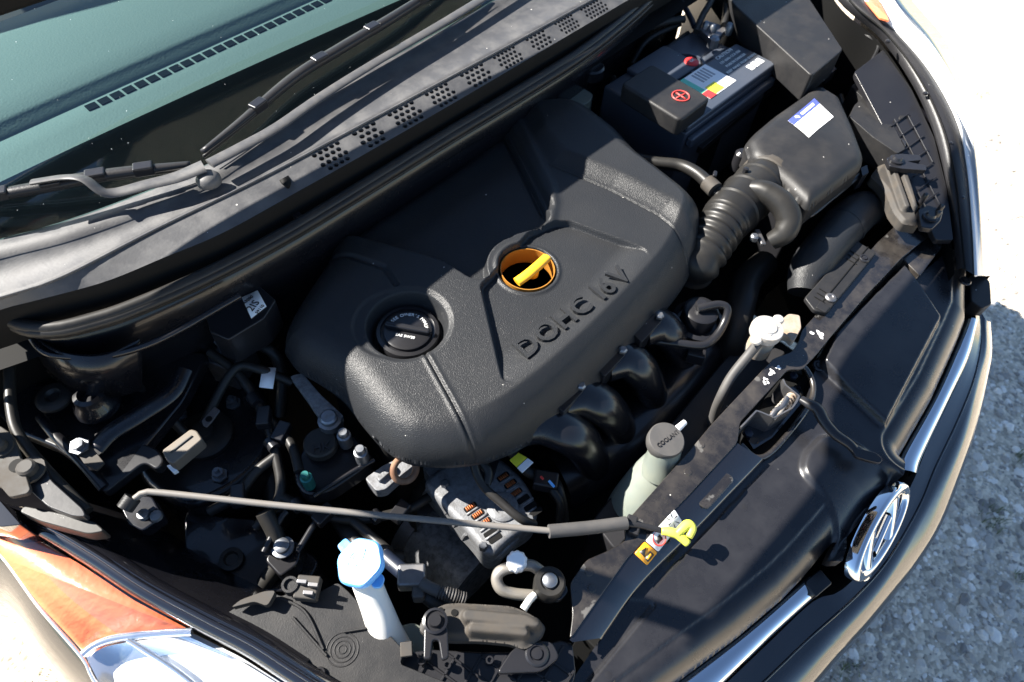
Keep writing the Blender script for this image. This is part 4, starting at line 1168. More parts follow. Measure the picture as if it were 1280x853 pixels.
def cov_z(X, Y, sd):
    z = np.full(X.shape, EZ)
    Rr = .046
    t = np.clip(1 - sd / Rr, 0, 1)
    wf = ss(-.34, -.22, X) * (1 - ss(.10, .18, Y))
    soft = .058 * (1 - np.sqrt(np.clip(1 - t ** 2.2 * .93, 0, 1)))
    hard = np.where(t < .10, .030 * t * t / .20, .030 * t - .0015) + .032 * t ** 3
    z -= soft * (1 - wf) + hard * wf
    # gentle crown falling towards the left end
    z -= .010 * ss(-.12, -.42, X) * 1.0
    r_, _, _ = sdf(REAR, X, Y)
    ring = np.hypot(X - dc[0], (Y - dc[1]))
    z -= .016 * ss(-.001, .0035, np.minimum(r_, ring - .054))
    z += .004 * np.exp(-(dline(RIDGE, X, Y) / .007) ** 2)
    z -= .009 * np.exp(-(dline(W2([(633, 164), (660, 215), (684, 264)], EZ - .01), X, Y) / .006) ** 2)
    z -= .004 * (1 - ss(.001, .006, dline(LEFTDIP, X, Y)))
    p_, _, _ = sdf(PANEL, X, Y)
    fade = ss(.0, .05, dline(PFRONT, X, Y))
    z -= .010 * fade * ss(-.0006, .0020, p_)
    b_, _, _ = sdf(BLOCK, X, Y)
    z += .014 * ss(.0, .032, b_)
    z -= .0025 * (1 - ss(.0006, .002, dline(SEAM2, X, Y)))
    s_ = dline(SEAM, X, Y)
    z -= .0022 * (1 - ss(.0008, .0022, s_))
    z += .0012 * np.exp(-((s_ - .004) / .0025) ** 2)
    # oil filler well: two overlapping circles
    d = np.hypot(X - oc[0], Y - oc[1])
    d2 = np.hypot(X - oc2[0], Y - oc2[1]) 
    dd = np.minimum(d - oR, d2 - .047)
    z -= .003 * (1 - ss(.0, .006, dd))
    z = np.where(d < oR + .003, z - .026 * (1 - ss(oR - .010, oR, d)), z)
    # dipstick opening
    rimb = np.exp(-((ring - .0415) / .0028) ** 2)
    z += .0022 * rimb
    z -= .055 * (1 - ss(.0360, .0385, ring))
    return z
hfield('moulding', out_w, cov_z, .0014, 'cover_plastic', cov, skirt=.006)
def cz(px, py):
    p = P(px, py, EZ)
    for _ in range(3):
        zz = float(cov_z(np.array([p[0]]), np.array([p[1]]), sdf(out_w, np.array([p[0]]), np.array([p[1]]))[0])[0])
        p = P(px, py, zz)
    return p
# raised lettering, letter by letter
letters = 'DOHC 16V'
def raised(body, p0, p1, size, h, parent, mname):
    adv = []
    for ch in body:
        v, f = text_geo(ch if ch != ' ' else 'i', size, 0, 'LEFT')
        adv.append((v[:, 0].max() - v[:, 0].min()) * (1.7 if ch == ' ' else 1.0) if len(v) else size * .3)
    gap = .0062
    tot = sum(adv) + gap * (len(body) - 1)
    p0, p1 = np.array(p0), np.array(p1)
    L_ = np.linalg.norm(p1 - p0); X = (p1 - p0) / L_; k_ = L_ / tot
    N = np.array([0, 0, 1.0]); N -= X * X[2]; N /= np.linalg.norm(N); Y = np.cross(N, X)
    u = 0
    for ch, a_ in zip(body, adv):
        if ch != ' ':
            v, f = text_geo(ch, size, h, 'LEFT', bold=.0006)
            v[:, 0] -= v[:, 0].min()
            w = p0 + (u + v[:, :1] * 1.0) * X * k_ + v[:, 1:2] * Y + (v[:, 2:3] + .0012) * N
            obj('letter', w, f, mname, parent, smooth=False)
        u += a_ + gap
raised(letters, cz(659, 449), cz(790, 348), .0385, .0022, cov, 'cover_plastic')

# oil filler cap
oil = thing('oil_filler_cap', 'round black oil filler cap with white print in the well of the cover', 'oil cap', cz(508, 408))
ocp = np.array([oc[0], oc[1], EZ - .030])
ocz = .010
lathe('cap', [(.0405, -.01), (.0405, .004), (.0385, .008), (.034, .009), (.0335, .006), (.030, .0055), (.0295, .009), (.027, .010), (.001, .0103)], ocp, 'smooth_plastic', oil, k=48)
gd = (P(560, 420, EZ) - P(460, 402, EZ)); gd /= np.linalg.norm(gd)
box('grip', ocp + np.array([0, 0, .013]), (.058, .008, .009), 'smooth_plastic', oil, rz=math.atan2(gd[1], gd[0]), bevel=.003)
gan = math.atan2(gd[1], gd[0])
text_arc('lettering', "SEE OWNER'S MANUAL", ocp + np.array([0, 0, .0106]), .0212, .0062, gan + math.pi * .88, gan + math.pi * .06, 'print_white', oil)
e_ = np.array([-gd[1], gd[0], 0])
text_on('lettering', 'SAE 5W20', ocp - gd * .012 - e_ * .0125 + np.array([0, 0, .0106]), ocp + gd * .012 - e_ * .0125 + np.array([0, 0, .0106]), .0055, 'print_white', oil)
# dipstick
dip = thing('oil_dipstick', 'yellow oil dipstick handle inside the round opening of the cover', 'dipstick', (dc[0], dc[1], EZ - .05))
tube('handle', [(646, 353, EZ - .010), (660, 343, EZ - .007), (674, 331, EZ - .007), (684, 322, EZ - .010)], .0072, 'yellow_plastic', dip, n=20, k=12, sy=.6)
lathe('band', [(.0362, -.034), (.0362, -.008), (.0350, -.008), (.0350, -.034)], (dc[0], dc[1], EZ), 'amber_bounce', dip, k=40)  # added ring lining the well; its amber stands in for the handle's reflected glow
tube('stem', [(666, 336, EZ - .012), (666, 345, EZ - .022), (666, 347, EZ - .05)], [.0085, .006, .005], 'yellow_plastic', dip, n=12, k=10, sy=.6)
lathe('tube_end', [(.036, 0), (.036, .002), (.010, .003), (.009, .016), (.001, .016)], (dc[0], dc[1], EZ - .058), 'deep_black', dip)

# ------------------------------------------------------------------ battery corner
bat = thing('battery', 'dark car battery with white and green label and red vent plug', 'battery', (.43, .14, .66))
b0 = P(971, 79, .868); bx1 = b0[0]; by0 = b0[1]
bx0 = bx1 - .265; by1 = by0 + .172
box('case', ((bx0 + bx1) / 2, (by0 + by1) / 2, .76), (bx1 - bx0, by1 - by0, .19), 'battery_case', bat, bevel=.004)
box('lid_front', ((bx0 + bx1) / 2, by0 + .042, .8615), (bx1 - bx0, .085, .013), 'battery_case', bat, bevel=.004)
box('lid_rear', ((bx0 + bx1) / 2 - .02, by1 - .04, .859), (.11, .08, .010), 'battery_case', bat, bevel=.004)
box('carry_rail', ((bx0 + bx1) / 2, by0 - .006, .838), (bx1 - bx0 - .01, .012, .018), 'battery_case', bat, bevel=.004)
def bp_(u, v, z=.8684): return np.array([bx0 + (bx1 - bx0) * u, by0 + .085 * v, z])
def flat(name, u0, u1, v0, v1, z, m_, parent):
    v, f = g_prism([bp_(u0, v0, z), bp_(u1, v0, z), bp_(u1, v1, z), bp_(u0, v1, z)], -.0004)
    return obj(name, v, f, m_, parent, smooth=False)
lb = flat('label', .33, .62, .22, .97, .8688, 'label_white', bat)
flat('green_band', .33, .38, .22, .97, .8693, 'label_green', lb)
flat('yellow_band', .40, .50, .24, .50, .8693, 'label_yellow', lb)
flat('red_band', .33, .40, .22, .42, .8695, 'label_red', lb)
for k in range(5):
    flat('barcode', .44 + k * .03, .455 + k * .03, .62, .92, .8693, 'print_grey', lb)
for k, s_ in enumerate(('CAUTION', '12V 60Ah CCA 550', 'POISON DANGER', 'KEEP AWAY FROM SPARKS')):
    vv = .88 - k * .14
    text_on('lettering', s_, bp_(.66, vv, .8688), bp_(.97, vv, .8688), .0105 if k < 1 else .0075, 'print_white', bat)
for k in range(3):
    flat('warning_block', .80 + k * .055, .84 + k * .055, .20, .36, .8689, 'label_white', bat)
pc = P(864, 79, .862)
lathe('vent_plug', [(.013, -.006), (.013, .003), (.010, .005), (.001, .005)], pc, 'label_red', bat, k=24)
lathe('terminal_pocket', [(.030, -.012), (.030, .001), (.026, .001), (.025, -.006), (.001, -.006)], pc + np.array([.0, .006, -.002]), 'battery_case', bat, k=32)
text_on('lettering', 'OK', pc + np.array([-.006, -.003, .0055]), pc + np.array([.006, -.003, .0055]), .008, 'print_white', bat)
tr_ = thing('battery_tray', 'black plastic battery tray with front ledge', 'tray', (.43, .1, .6))
prism('ledge', [(862, 177), (878, 186), (980, 99), (969, 89)], .80, -.012, 'smooth_plastic', tr_, r=.003, bevel=.003)
prism('wall', [(864, 181), (878, 187), (980, 100), (970, 92)], .787, .62, 'deep_black', tr_)
bar = thing('hold_down_bar', 'thin dark battery hold-down bar behind the battery', 'bar', P(835, 60, .84))
tube('bar', [(812, 77, .85), (835, 60, .85), (860, 42, .85)], .005, 'black_plastic', bar, n=12, k=8)
tc = thing('terminal_cover', 'black battery terminal cover marked with a red plus in a circle', 'terminal cover', P(835, 115, .85))
prism('lid', [(889, 122), (851, 151), (776, 104), (815, 79)], .896, -.032, 'dusty_plastic', tc, r=.010, bevel=.005, segs=3)
rp = P(851, 120, .8967)
d1 = P(860, 126, .8967) - rp; d1 /= np.linalg.norm(d1); d2 = np.array([-d1[1], d1[0], 0])
v, f = g_tube([rp + d1 * .0135 * math.cos(t) + d2 * .0135 * math.sin(t) for t in np.linspace(0, 2 * math.pi, 40)], .0011, 6, caps=False)
obj('red_ring', v, f, 'red_print', tc)
for dd in (d1, d2):
    v, f = g_tube(resample([rp - dd * .010, rp + dd * .010], 4), .0012, 6); obj('red_plus', v, f, 'red_print', tc)
cl = thing('cable_clamp', 'grey metal battery cable clamp with bolts at the top of the picture', 'clamp', P(893, 38, .85))
prism('clamp', [(874, 36), (886, 26), (910, 34), (900, 46), (888, 48)], .872, -.012, 'metal_grey', cl, r=.003)
for px, py, r in ((892, 52, .010), (911, 36, .008), (882, 34, .007), (891, 38, .006)):
    lathe('nut', [(r, -.01), (r, .006), (r * .6, .010), (.001, .010)], P(px, py, .875), 'bolt_zinc', cl, k=8)
tube('cable', [(870, 40, .87), (878, 20, .88), (890, -2, .89), (900, -40, .89)], .006, 'rubber', cl, n=20, k=10)
tube('cable', [(905, 32, .875), (908, 12, .88), (907, -10, .885), (900, -40, .885)], .0065, 'rubber', cl, n=20, k=10)
fb = thing('fuse_box', 'large black lidded fuse box behind the battery at the top right', 'fuse box', P(990, 50, .7))
prism('lid', [(918, 6), (1015, 95), (1054, 62), (1000, -20), (985, -60), (870, -60)], .90, -.05, 'dusty_plastic', fb, r=.008, bevel=.005, segs=3)
prism('base', [(920, 10), (1013, 97), (1050, 66), (1000, -16), (985, -58), (874, -58)], .846, .6, 'smooth_plastic', fb, r=.006)
prism('latch', [(1030, 88), (1040, 80), (1046, 86), (1036, 94)], .85, -.02, 'smooth_plastic', fb, r=.002)

# air filter box
ab = thing('air_filter_box', 'black air filter box with white and blue label right of the intake hose', 'air filter box', P(1000, 190, .7))
AB = [(928, 188), (936, 178), (960, 158), (1013, 119), (1022, 119), (1046, 134), (1062, 172), (1075, 209), (1072, 218), (1008, 268), (1002, 266), (975, 240), (934, 206)]
ab_w = PL(AB, .850); ab_w = fillet(ab_w, .008)[:, :2]
def ab_z(X, Y, sd):
    t = np.clip(1 - sd / .020, 0, 1)
    z = .875 - .022 * (1 - np.sqrt(np.clip(1 - t * t * .98, 0, 1)))
    c = ab_w.mean(0)
    return z + .008 * np.exp(-(((X - c[0]) / .06) ** 2 + ((Y - c[1]) / .06) ** 2))
hfield('lid', ab_w, ab_z, .003, 'dusty_plastic', ab, skirt=.03)
prism('lower_body', [(932, 196), (942, 180), (1014, 124), (1044, 140), (1070, 212), (1004, 262), (976, 238)], .80, .55, 'smooth_plastic', ab, r=.006)
tube('rim', [(926, 200, .828), (972, 246, .828), (1004, 272, .828), (1040, 248, .828), (1078, 216, .828)], .004, 'smooth_plastic', ab, n=30, k=8)
def ab_top(px, py):
    p = P(px, py, .875)
    for _ in range(3):
        s_ = sdf(ab_w, np.array([p[0]]), np.array([p[1]]))[0]
        p = P(px, py, float(ab_z(np.array([p[0]]), np.array([p[1]]), s_)[0]) + .0012)
    return p
lab_c = [ab_top(*q) for q in ((1018, 123), (1042, 146), (1011, 172), (985, 151))]
def grid_label(name, c4, m_, parent, u0=0, u1=1, v0=0, v1=1, n=8, lift=0.0):
    vs = []
    for i in range(n + 1):
        for j in range(n + 1):
            u, v_ = u0 + (u1 - u0) * i / n, v0 + (v1 - v0) * j / n
            q = (c4[0] * (1 - u) + c4[1] * u) * (1 - v_) + (c4[3] * (1 - u) + c4[2] * u) * v_
            s_ = sdf(ab_w, np.array([q[0]]), np.array([q[1]]))[0]
            q = np.array([q[0], q[1], float(ab_z(np.array([q[0]]), np.array([q[1]]), s_)[0]) + .0009 + lift])
            vs.append(q)
    fs = [(i * (n + 1) + j, i * (n + 1) + j + 1, (i + 1) * (n + 1) + j + 1, (i + 1) * (n + 1) + j) for i in range(n) for j in range(n)]
    vs, fs = orient_up(vs, fs)
    return obj(name, vs, fs, m_, parent)
lw = grid_label('label', lab_c, 'label_white', ab)
grid_label('blue_header', lab_c, 'label_blue', lw, 0, .28, 0, 1, lift=.0004)
hp0 = lab_c[3] * .80 + lab_c[2] * .0 + lab_c[0] * .20; hp1 = lab_c[0] * .85 + lab_c[3] * .15
off_ = (lab_c[1] - lab_c[0]) * .21
grid_label('header_print', [a + (lab_c[1] - lab_c[0]) * 0 for a in lab_c], 'print_white', lw, .09, .20, .14, .62, lift=.0008)
lc = (lab_c[0] * (1 - .14) + lab_c[1] * .14) * .24 + (lab_c[3] * (1 - .14) + lab_c[2] * .14) * .76
lathe('header_logo', [(.0042, 0), (.0042, .0003), (.0005, .0003)], lc + np.array([0, 0, .0006]), 'print_white', lw, k=20)
lathe('clip_boss', [(.012, -.03), (.012, .0), (.008, .004), (.001, .004)], P(929, 192, .842), 'smooth_plastic', ab)
prism('latch', [(1076, 210), (1084, 206), (1086, 216), (1078, 220)], .838, -.03, 'smooth_plastic', ab, r=.002)

# intake hose between air box and engine
ih = thing('intake_hose', 'corrugated black rubber intake hose with clamp beside the air filter box', 'hose', P(900, 290, .75))
path = smooth_line(PL([(962, 222, .835), (938, 243, .835), (910, 272, .83), (886, 305, .818), (872, 326, .805), (862, 336, .785)]), 120)
rad_ = []
for i in range(120):
    t = i / 119
    r = .036 + .004 * (1 - t)
    if t > .55: r = .0345 + .0024 * math.sin((t - .55) * 92)
    elif t > .12: r += .002 * (1 if math.sin((t - .12) * 44) > .93 else 0)
    rad_.append(r)
v, f = g_tube(path, rad_, 32); obj('corrugated_tube', v, f, 'rubber', ih)
c = path[8]
v, f = g_tube(path[2:10], .0425, 32); obj('clamp_band', v, f, 'bracket_metal', ih)
tube('resonator_tube', [(938, 236, .862), (956, 240, .866), (976, 254, .862), (986, 274, .85), (980, 292, .835), (964, 302, .82)], [.013, .017, .0185, .0185, .017, .013], 'rubber', ih, n=50, k=18)
tube('breather_hose', [(790, 196, .83), (820, 203, .835), (850, 207, .84), (870, 216, .845), (888, 232, .848), (900, 246, .845)], [.008, .0085, .0095, .0095, .010, .011], 'rubber', ih, n=40, k=14)
tube('hose_clamp', [(884, 228, .852), (894, 238, .852)], .0125, 'bracket_metal', ih, n=6, k=16)
lathe('clamp_screw', [(.006, -.004), (.006, .003), (.004, .005), (.001, .005)], P(943, 297, .832), 'bolt_zinc', ih, k=12)
box('clamp_tab', P(950, 297, .828), (.03, .008, .006), 'metal_grey', ih, rz=.9)
box('hose_clamp_tab', P(893, 220, .862), (.012, .006, .012), 'smooth_plastic', ih, rz=.5)
lathe('clip_stud', [(.004, 0), (.004, .008), (.001, .009)], P(931, 216, .868), 'smooth_plastic', ih, k=10)

# front air duct on the support
du = thing('air_intake_duct', 'textured black plastic air intake duct mounted on the radiator support', 'air duct', P(1040, 310, .75))
tube('duct', [(1092, 262, .745), (1078, 263, .775), (1058, 280, .786), (1038, 302, .788), (1020, 324, .785), (1008, 344, .776), (1004, 366, .765)], [.027, .031, .0325, .0325, .032, .031, .022], 'cover_plastic', du, n=60, k=28, sy=.95)
tube('duct_band', [(1056, 282, .786), (1053, 285, .786)], .0342, 'cover_plastic', du, n=4, k=28, sy=.95)
prism('flange', [(1006, 372), (1070, 300), (1096, 316), (1034, 391), (1018, 388)], SUPZ + .008, -.008, 'dusty_plastic', du, r=.004, bevel=.002)
prism('flange_lip', [(1020, 384), (1032, 391), (1038, 384), (1026, 376)], SUPZ + .010, -.003, 'dusty_plastic', du, r=.002, bevel=.001)
tube('groove', [(1022, 385, SUPZ + .0085), (1085, 309, SUPZ + .0085)], .0009, 'deep_black', du, n=8, k=6)
for (x0_, y0_) in ((1062, 313), (1060, 318), (1058, 323), (1024, 361), (1021, 366), (1018, 371)):
    tube('slit', [(x0_, y0_, SUPZ + .0085), (x0_ + 13, y0_ + 8, SUPZ + .0085)], .0008, 'deep_black', du, n=4, k=6)
push_pin(1080, 324, SUPZ + .008, du, r=.008)
lathe('push_pin', [(.008, 0), (.008, .002), (.006, .004), (.003, .004), (.002, .003), (.0005, .003)], P(1038, 373, SUPZ + .009), 'metal_grey', du, k=24)

# radiator cap and filler
nk = thing('radiator_filler', 'pale corroded radiator filler neck and eared metal cap beside the crossmember', 'radiator filler', P(965, 414, .75))
rcc = P(960, 410, .825)
rcap = lathe('cap', [(.021, -.012), (.0215, -.004), (.0205, .0), (.012, .0015), (.011, .003), (.001, .0033)], rcc, 'cap_metal', nk, k=40)
for px, py in ((974, 398), (946, 424)):
    lathe('ear', [(.007, -.006), (.0075, -.002), (.006, .0), (.001, .0003)], P(px, py, .8245), 'cap_metal', rcap, k=20)
text_on('lettering', 'CAUTION', rcc + np.array([-.009, -.010, .0018]), rcc + np.array([.009, -.010, .0018]), .0045, 'print_grey', rcap)
lathe('neck', [(.017, -.05), (.017, 0), (.001, 0)], P(961, 412, .812), 'corroded', nk, k=24)
prism('tab', [(972, 404), (986, 392), (1000, 394), (1002, 410), (992, 428), (984, 420), (974, 420)], .795, -.012, 'corroded', nk, r=.004)
oh = thing('overflow_hose', 'thin dusty grey overflow hose running down from the radiator cap', 'hose', P(910, 480, .7))
tube('hose', [(947, 430, .808), (934, 446, .80), (915, 470, .78), (902, 494, .76), (892, 520, .72), (884, 560, .66)], .0065, 'sleeve_grey', oh, n=40, k=12)

# coolant reservoir
cr_ = thing('coolant_reservoir', 'translucent greenish coolant reservoir with grey cap at the crossmember', 'reservoir', P(805, 610, .6))
cc = P(833, 550, .80)
tube('neck', [(833, 556, .792), (828, 575, .765), (824, 590, .745)], [.019, .021, .024], 'tank_plastic', cr_, n=16, k=24)
tube('tank', [(826, 582, .752), (808, 606, .725), (790, 640, .69), (775, 690, .62), (765, 740, .5)], [.024, .034, .040, .042, .042], 'tank_plastic', cr_, n=30, k=24, sy=.7)
cap_ = lathe('cap', [(.021, -.016), (.0225, -.010), (.0225, .0), (.021, .002), (.001, .0022)], cc, 'sleeve_grey', cr_, k=40, axis=(-.05, -.12, 1))
gan2 = math.atan2(*(P(842, 541, .8) - P(824, 557, .8))[[1, 0]])
e1 = P(818, 560, .8) ; e2 = P(852, 536, .8)
text_on('lettering', 'COOLANT', cc + (e1 - e2) * .32 + np.array([.001, -.003, .0026]), cc + (e2 - e1) * .32 + np.array([.001, -.003, .0026]), .0072, 'black_plastic', cap_, extrude=.0004)
tube('overflow_nipple', [(846, 537, .80), (856, 528, .80)], [.0045, .0035], 'label_white', cr_, n=6, k=10)

# purge valve with pipe
pv = thing('purge_valve', 'round bluish black valve with bent pipe right of the cover', 'valve', P(878, 395, .7))
lathe('ring', [(.036, -.02), (.036, -.004), (.030, -.002), (.029, -.010), (.001, -.010)], P(874, 398, .79), 'smooth_plastic', pv, k=36)
lathe('body', [(.024, -.02), (.024, .004), (.020, .007), (.001, .007)], P(876, 390, .80), 'smooth_plastic', pv, k=32)
tube('pipe', [(872, 386, .812), (885, 383, .815), (900, 381, .815), (909, 386, .812), (906, 402, .80), (894, 422, .79), (878, 432, .79), (845, 429, .79), (804, 424, .79)], .0058, 'smooth_plastic', pv, n=60, k=12)
lathe('pipe_boot', [(.009, 0), (.009, .012), (.007, .016), (.001, .016)], P(874, 388, .80), 'smooth_plastic', pv, k=16)
box('mount', P(870, 440, .76), (.03, .025, .02), 'smooth_plastic', pv, rz=.5)

# lower radiator hose in the dark
hs = thing('radiator_hose', 'thick black radiator hose in the dark behind the radiator cap', 'hose', P(930, 380, .6))
tube('hose', [(955, 330, .72), (935, 350, .74), (925, 385, .74), (915, 430, .70), (900, 470, .62)], .022, 'rubber', hs, n=40, k=18)

# brake fluid reservoir at the firewall
br = thing('brake_fluid_reservoir', 'white translucent brake fluid reservoir with black cap behind the cover', 'reservoir', P(715, 115, .8))
prism('tank', [(678, 118), (700, 98), (722, 105), (742, 118), (738, 126), (722, 136), (700, 122)], .84, -.05, 'tank_plastic', br, r=.006, bevel=.003)
lathe('cap', [(.024, 0), (.024, .016), (.021, .019), (.001, .020)], P(737, 94, .85), 'smooth_plastic', br, k=16)

# ------------------------------------------------------------------ hood prop rod
pr = thing('hood_prop_rod', 'long thin grey hood prop rod with yellow tip lying across the bay', 'prop rod', P(165, 630, .78))
tube('rod', [(168, 624, .823), (178, 617, .824), (200, 616, .8235), (330, 630, .819), (430, 640, .8155), (520, 648.5, .8125), (600, 656, .8095), (690, 664, .806)], .0036, 'rod_paint', pr, n=60, k=10)
tube('sleeve', [(686, 664.5, .806), (735, 660, .801), (783, 654, .797)], .0075, 'sleeve_grey', pr, n=20, k=14)
tube('rod_end', [(783, 655, .797), (805, 658, .793), (830, 664, .790)], .0035, 'black_plastic', pr, n=12, k=8)
mb = MB()
v, f = g_tube(smooth_line(PL([(827, 664, .790), (836, 665, .791), (848, 669, .790), (860, 680, .786)]), 16), [.0045, .0055, .0055, .0045], 10); mb.add(v, f)
v, f = g_tube(smooth_line(PL([(846, 668, .793), (853, 661, .795), (860, 656, .795), (865, 661, .794), (861, 672, .792)]), 20), [.004, .005, .006, .005, .004], 10); mb.add(v, f)
mb.build('yellow_tip', 'lime_plastic', pr)
pb = thing('prop_rod_pivot', 'small dark bracket holding the pivot of the prop rod', 'bracket', P(175, 640, .75))
prism('bracket', [(150, 634), (166, 618), (190, 620), (204, 646), (178, 664), (160, 655)], .80, -.02, 'bay_paint', pb, r=.004, bevel=.002)
tube('rubber_bush', [(156, 636, .818), (166, 622, .822)], .009, 'dusty_plastic', pb, n=6, k=14)
for px, py in ((180, 644), (196, 646)):
    lathe('bolt', [(.007, 0), (.006, .004), (.001, .005)], P(px, py, .80), 'bolt_zinc', pb, k=10)
rcl = thing('prop_rod_clip', 'small black plastic clip gripping the prop rod end', 'clip', P(789, 657, .78))
box('jaw', P(789, 652, .79), (.010, .012, .016), 'black_plastic', rcl, rz=.4)
box('jaw', P(792, 664, .788), (.010, .012, .012), 'black_plastic', rcl, rz=.4)

# ------------------------------------------------------------------ washer reservoir, headlight housing (bottom left)
wr = thing('washer_reservoir', 'white washer fluid filler neck with light blue cap', 'reservoir', P(480, 790, .6))
wc = P(451, 704, .835)
tube('neck', [(452, 712, .822), (466, 748, .80), (480, 785, .775), (490, 815, .74)], [.0145, .0152, .0172, .022], 'white_plastic', wr, n=24, k=24)
prism('tank', [(470, 790), (520, 775), (545, 800), (520, 830), (470, 830)], .72, -.2, 'tank_plastic', wr, r=.012, bevel=.006)
wax = np.array([-.22, .18, 1.0])
v, f = [], []
prof = [(.0225, -.006), (.0245, -.003), (.0245, .002), (.0225, .0045), (.001, .0052)]
q = Vector((0, 0, 1)).rotation_difference(Vector(wax).normalized())
k_ = 60
for r, h in prof:
    for a in range(k_):
        an = 2 * math.pi * a / k_
        rr = r * (1 + (.035 * math.cos(an * 6) if r > .02 else 0))
        w = q @ Vector((rr * math.cos(an), rr * math.sin(an), h)); v.append((wc[0] + w.x, wc[1] + w.y, wc[2] + w.z))
for i in range(len(prof) - 1):
    for a in range(k_): f.append((i * k_ + a, i * k_ + (a + 1) % k_, (i + 1) * k_ + (a + 1) % k_, (i + 1) * k_ + a))
f.append(tuple(range(k_))[::-1]); f.append(tuple(range((len(prof) - 1) * k_, len(prof) * k_)))
wcap = obj('cap', v, f, 'blue_cap', wr, angle=40)
prism('cap_tab', [(421, 682), (432, 672), (440, 680), (428, 692)], .834, -.005, 'blue_cap', wcap, r=.003, bevel=.001)
prism('cap_hinge', [(462, 726), (476, 716), (481, 722), (477, 734), (466, 735)], .830, -.005, 'blue_cap', wcap, r=.003, bevel=.001)
N_ = Vector(wax).normalized()
ctr = np.array([*(Vector(wc) + N_ * .0056)])
e1 = P(470, 690, .84) - P(434, 716, .84); e1 /= np.linalg.norm(e1)
for r_, t0, t1 in ((.0115, .3, 2.8), (.008, .4, 2.7)):
    pts = []
    for t in np.linspace(t0, t1, 16):
        w = q @ Vector((r_ * math.cos(t), r_ * math.sin(t), 0)); pts.append(ctr + np.array([w.x, w.y, w.z]))
    v, f = g_tube(pts, .0006, 6); obj('wiper_symbol', v, f, 'cap_print', wcap)
for t in (.6, 1.2, 1.9, 2.5):
    a = q @ Vector((.004 * math.cos(t), .004 * math.sin(t) - .004, 0)); b = q @ Vector((.016 * math.cos(t), .016 * math.sin(t) - .004, 0))
    v, f = g_tube([ctr + np.array([*a]), ctr + np.array([*b])], .0005, 6); obj('wiper_symbol', v, f, 'cap_print', wcap)

hh = thing('headlight_housing', 'dusty black back of the right headlight housing beside the washer cap', 'headlight housing', P(420, 800, .7))
prism('shell', [(286, 765), (312, 748), (340, 740), (352, 746), (374, 733), (384, 748), (422, 728), (434, 738), (506, 814), (500, 830), (600, 870), (560, 930), (440, 900), (360, 850), (300, 812), (240, 780)], .785, -.03, 'dusty_plastic', hh, r=.004, bevel=.003)
prism('shield', [(288, 760), (300, 750), (330, 739), (345, 738), (340, 748), (334, 758), (318, 752)], .80, -.01, 'bracket_metal', hh, r=.004)
lathe('screw_boss', [(.0085, -.01), (.0085, .004), (.006, .004), (.005, .001), (.001, .001)], P(363, 732, .80), 'dusty_plastic', hh, k=20)
box('connector', P(385, 736, .795), (.024, .024, .014), 'bracket_metal', hh, rz=.7, bevel=.002)
for px, py in ((378, 728), (392, 732), (386, 742)):
    box('connector_pin', P(px, py, .806), (.004, .010, .008), 'metal_grey', hh, rz=.7, bevel=.0005)
tube('rib', [(352, 748, .787), (382, 766, .787), (404, 812, .787)], .0016, 'dusty_plastic', hh, n=16, k=6)
tube('rib', [(366, 772, .787), (408, 820, .787)], .0014, 'dusty_plastic', hh, n=10, k=6)
tube('rib', [(430, 790, .787), (468, 784, .787)], .0014, 'dusty_plastic', hh, n=10, k=6)
for r in (.004, .008, .012, .016):
    c = P(428, 812, .7851)
    v, f = g_tube([c + np.array([r * math.cos(t), r * math.sin(t), 0]) for t in np.linspace(0, 2 * math.pi, 36)], .0007, 6, caps=False)
    obj('ring_mark', v, f, 'dusty_plastic', hh)
push_pin(400, 842, .786, hh, r=.006)
# cross-ribbed splash panel along the bottom edge
xp = thing('ribbed_panel', 'black plastic panel with diamond ribs at the bottom edge', 'panel', P(590, 840, .7))
prism('panel', [(470, 850), (506, 816), (540, 812), (600, 815), (640, 815), (700, 800), (716, 804), (720, 840), (700, 920), (560, 960), (440, 900)], .77, -.01, 'smooth_plastic', xp, r=.003)
def inpoly(poly):
    pp = np.array(poly, float)
    def k(x, y): return sdf(pp, np.array([float(x)]), np.array([float(y)]))[0][0] > 2
    return k
kp = inpoly([(470, 850), (506, 818), (540, 814), (640, 817), (700, 803), (716, 806), (720, 840), (700, 900), (560, 940), (440, 900)])
for (dx_, dy_, sx_, sy_) in ((-12, 20, 22, 16), (22, 16, -12, 20)):
    for i in range(-16, 17):
        a_ = (590 + sx_ * i, 840 + sy_ * i)
        pts = [(a_[0] + dx_ * t, a_[1] + dy_ * t) for t in np.linspace(-16, 16, 260)]
        pts = [q_ for q_ in pts if kp(*q_)]
        if len(pts) > 6: tube('rib', [(*pts[0], .7715), (*pts[-1], .7715)], .0014, 'smooth_plastic', xp, n=5, k=6)
for px, py in ((527, 827), (559, 832), (612, 826), (543, 797)):
    lathe('rib_stud', [(.004, 0), (.004, .004), (.0025, .004), (.002, .001), (.0005, .001)], P(px, py, .776), 'smooth_plastic', xp, k=12)

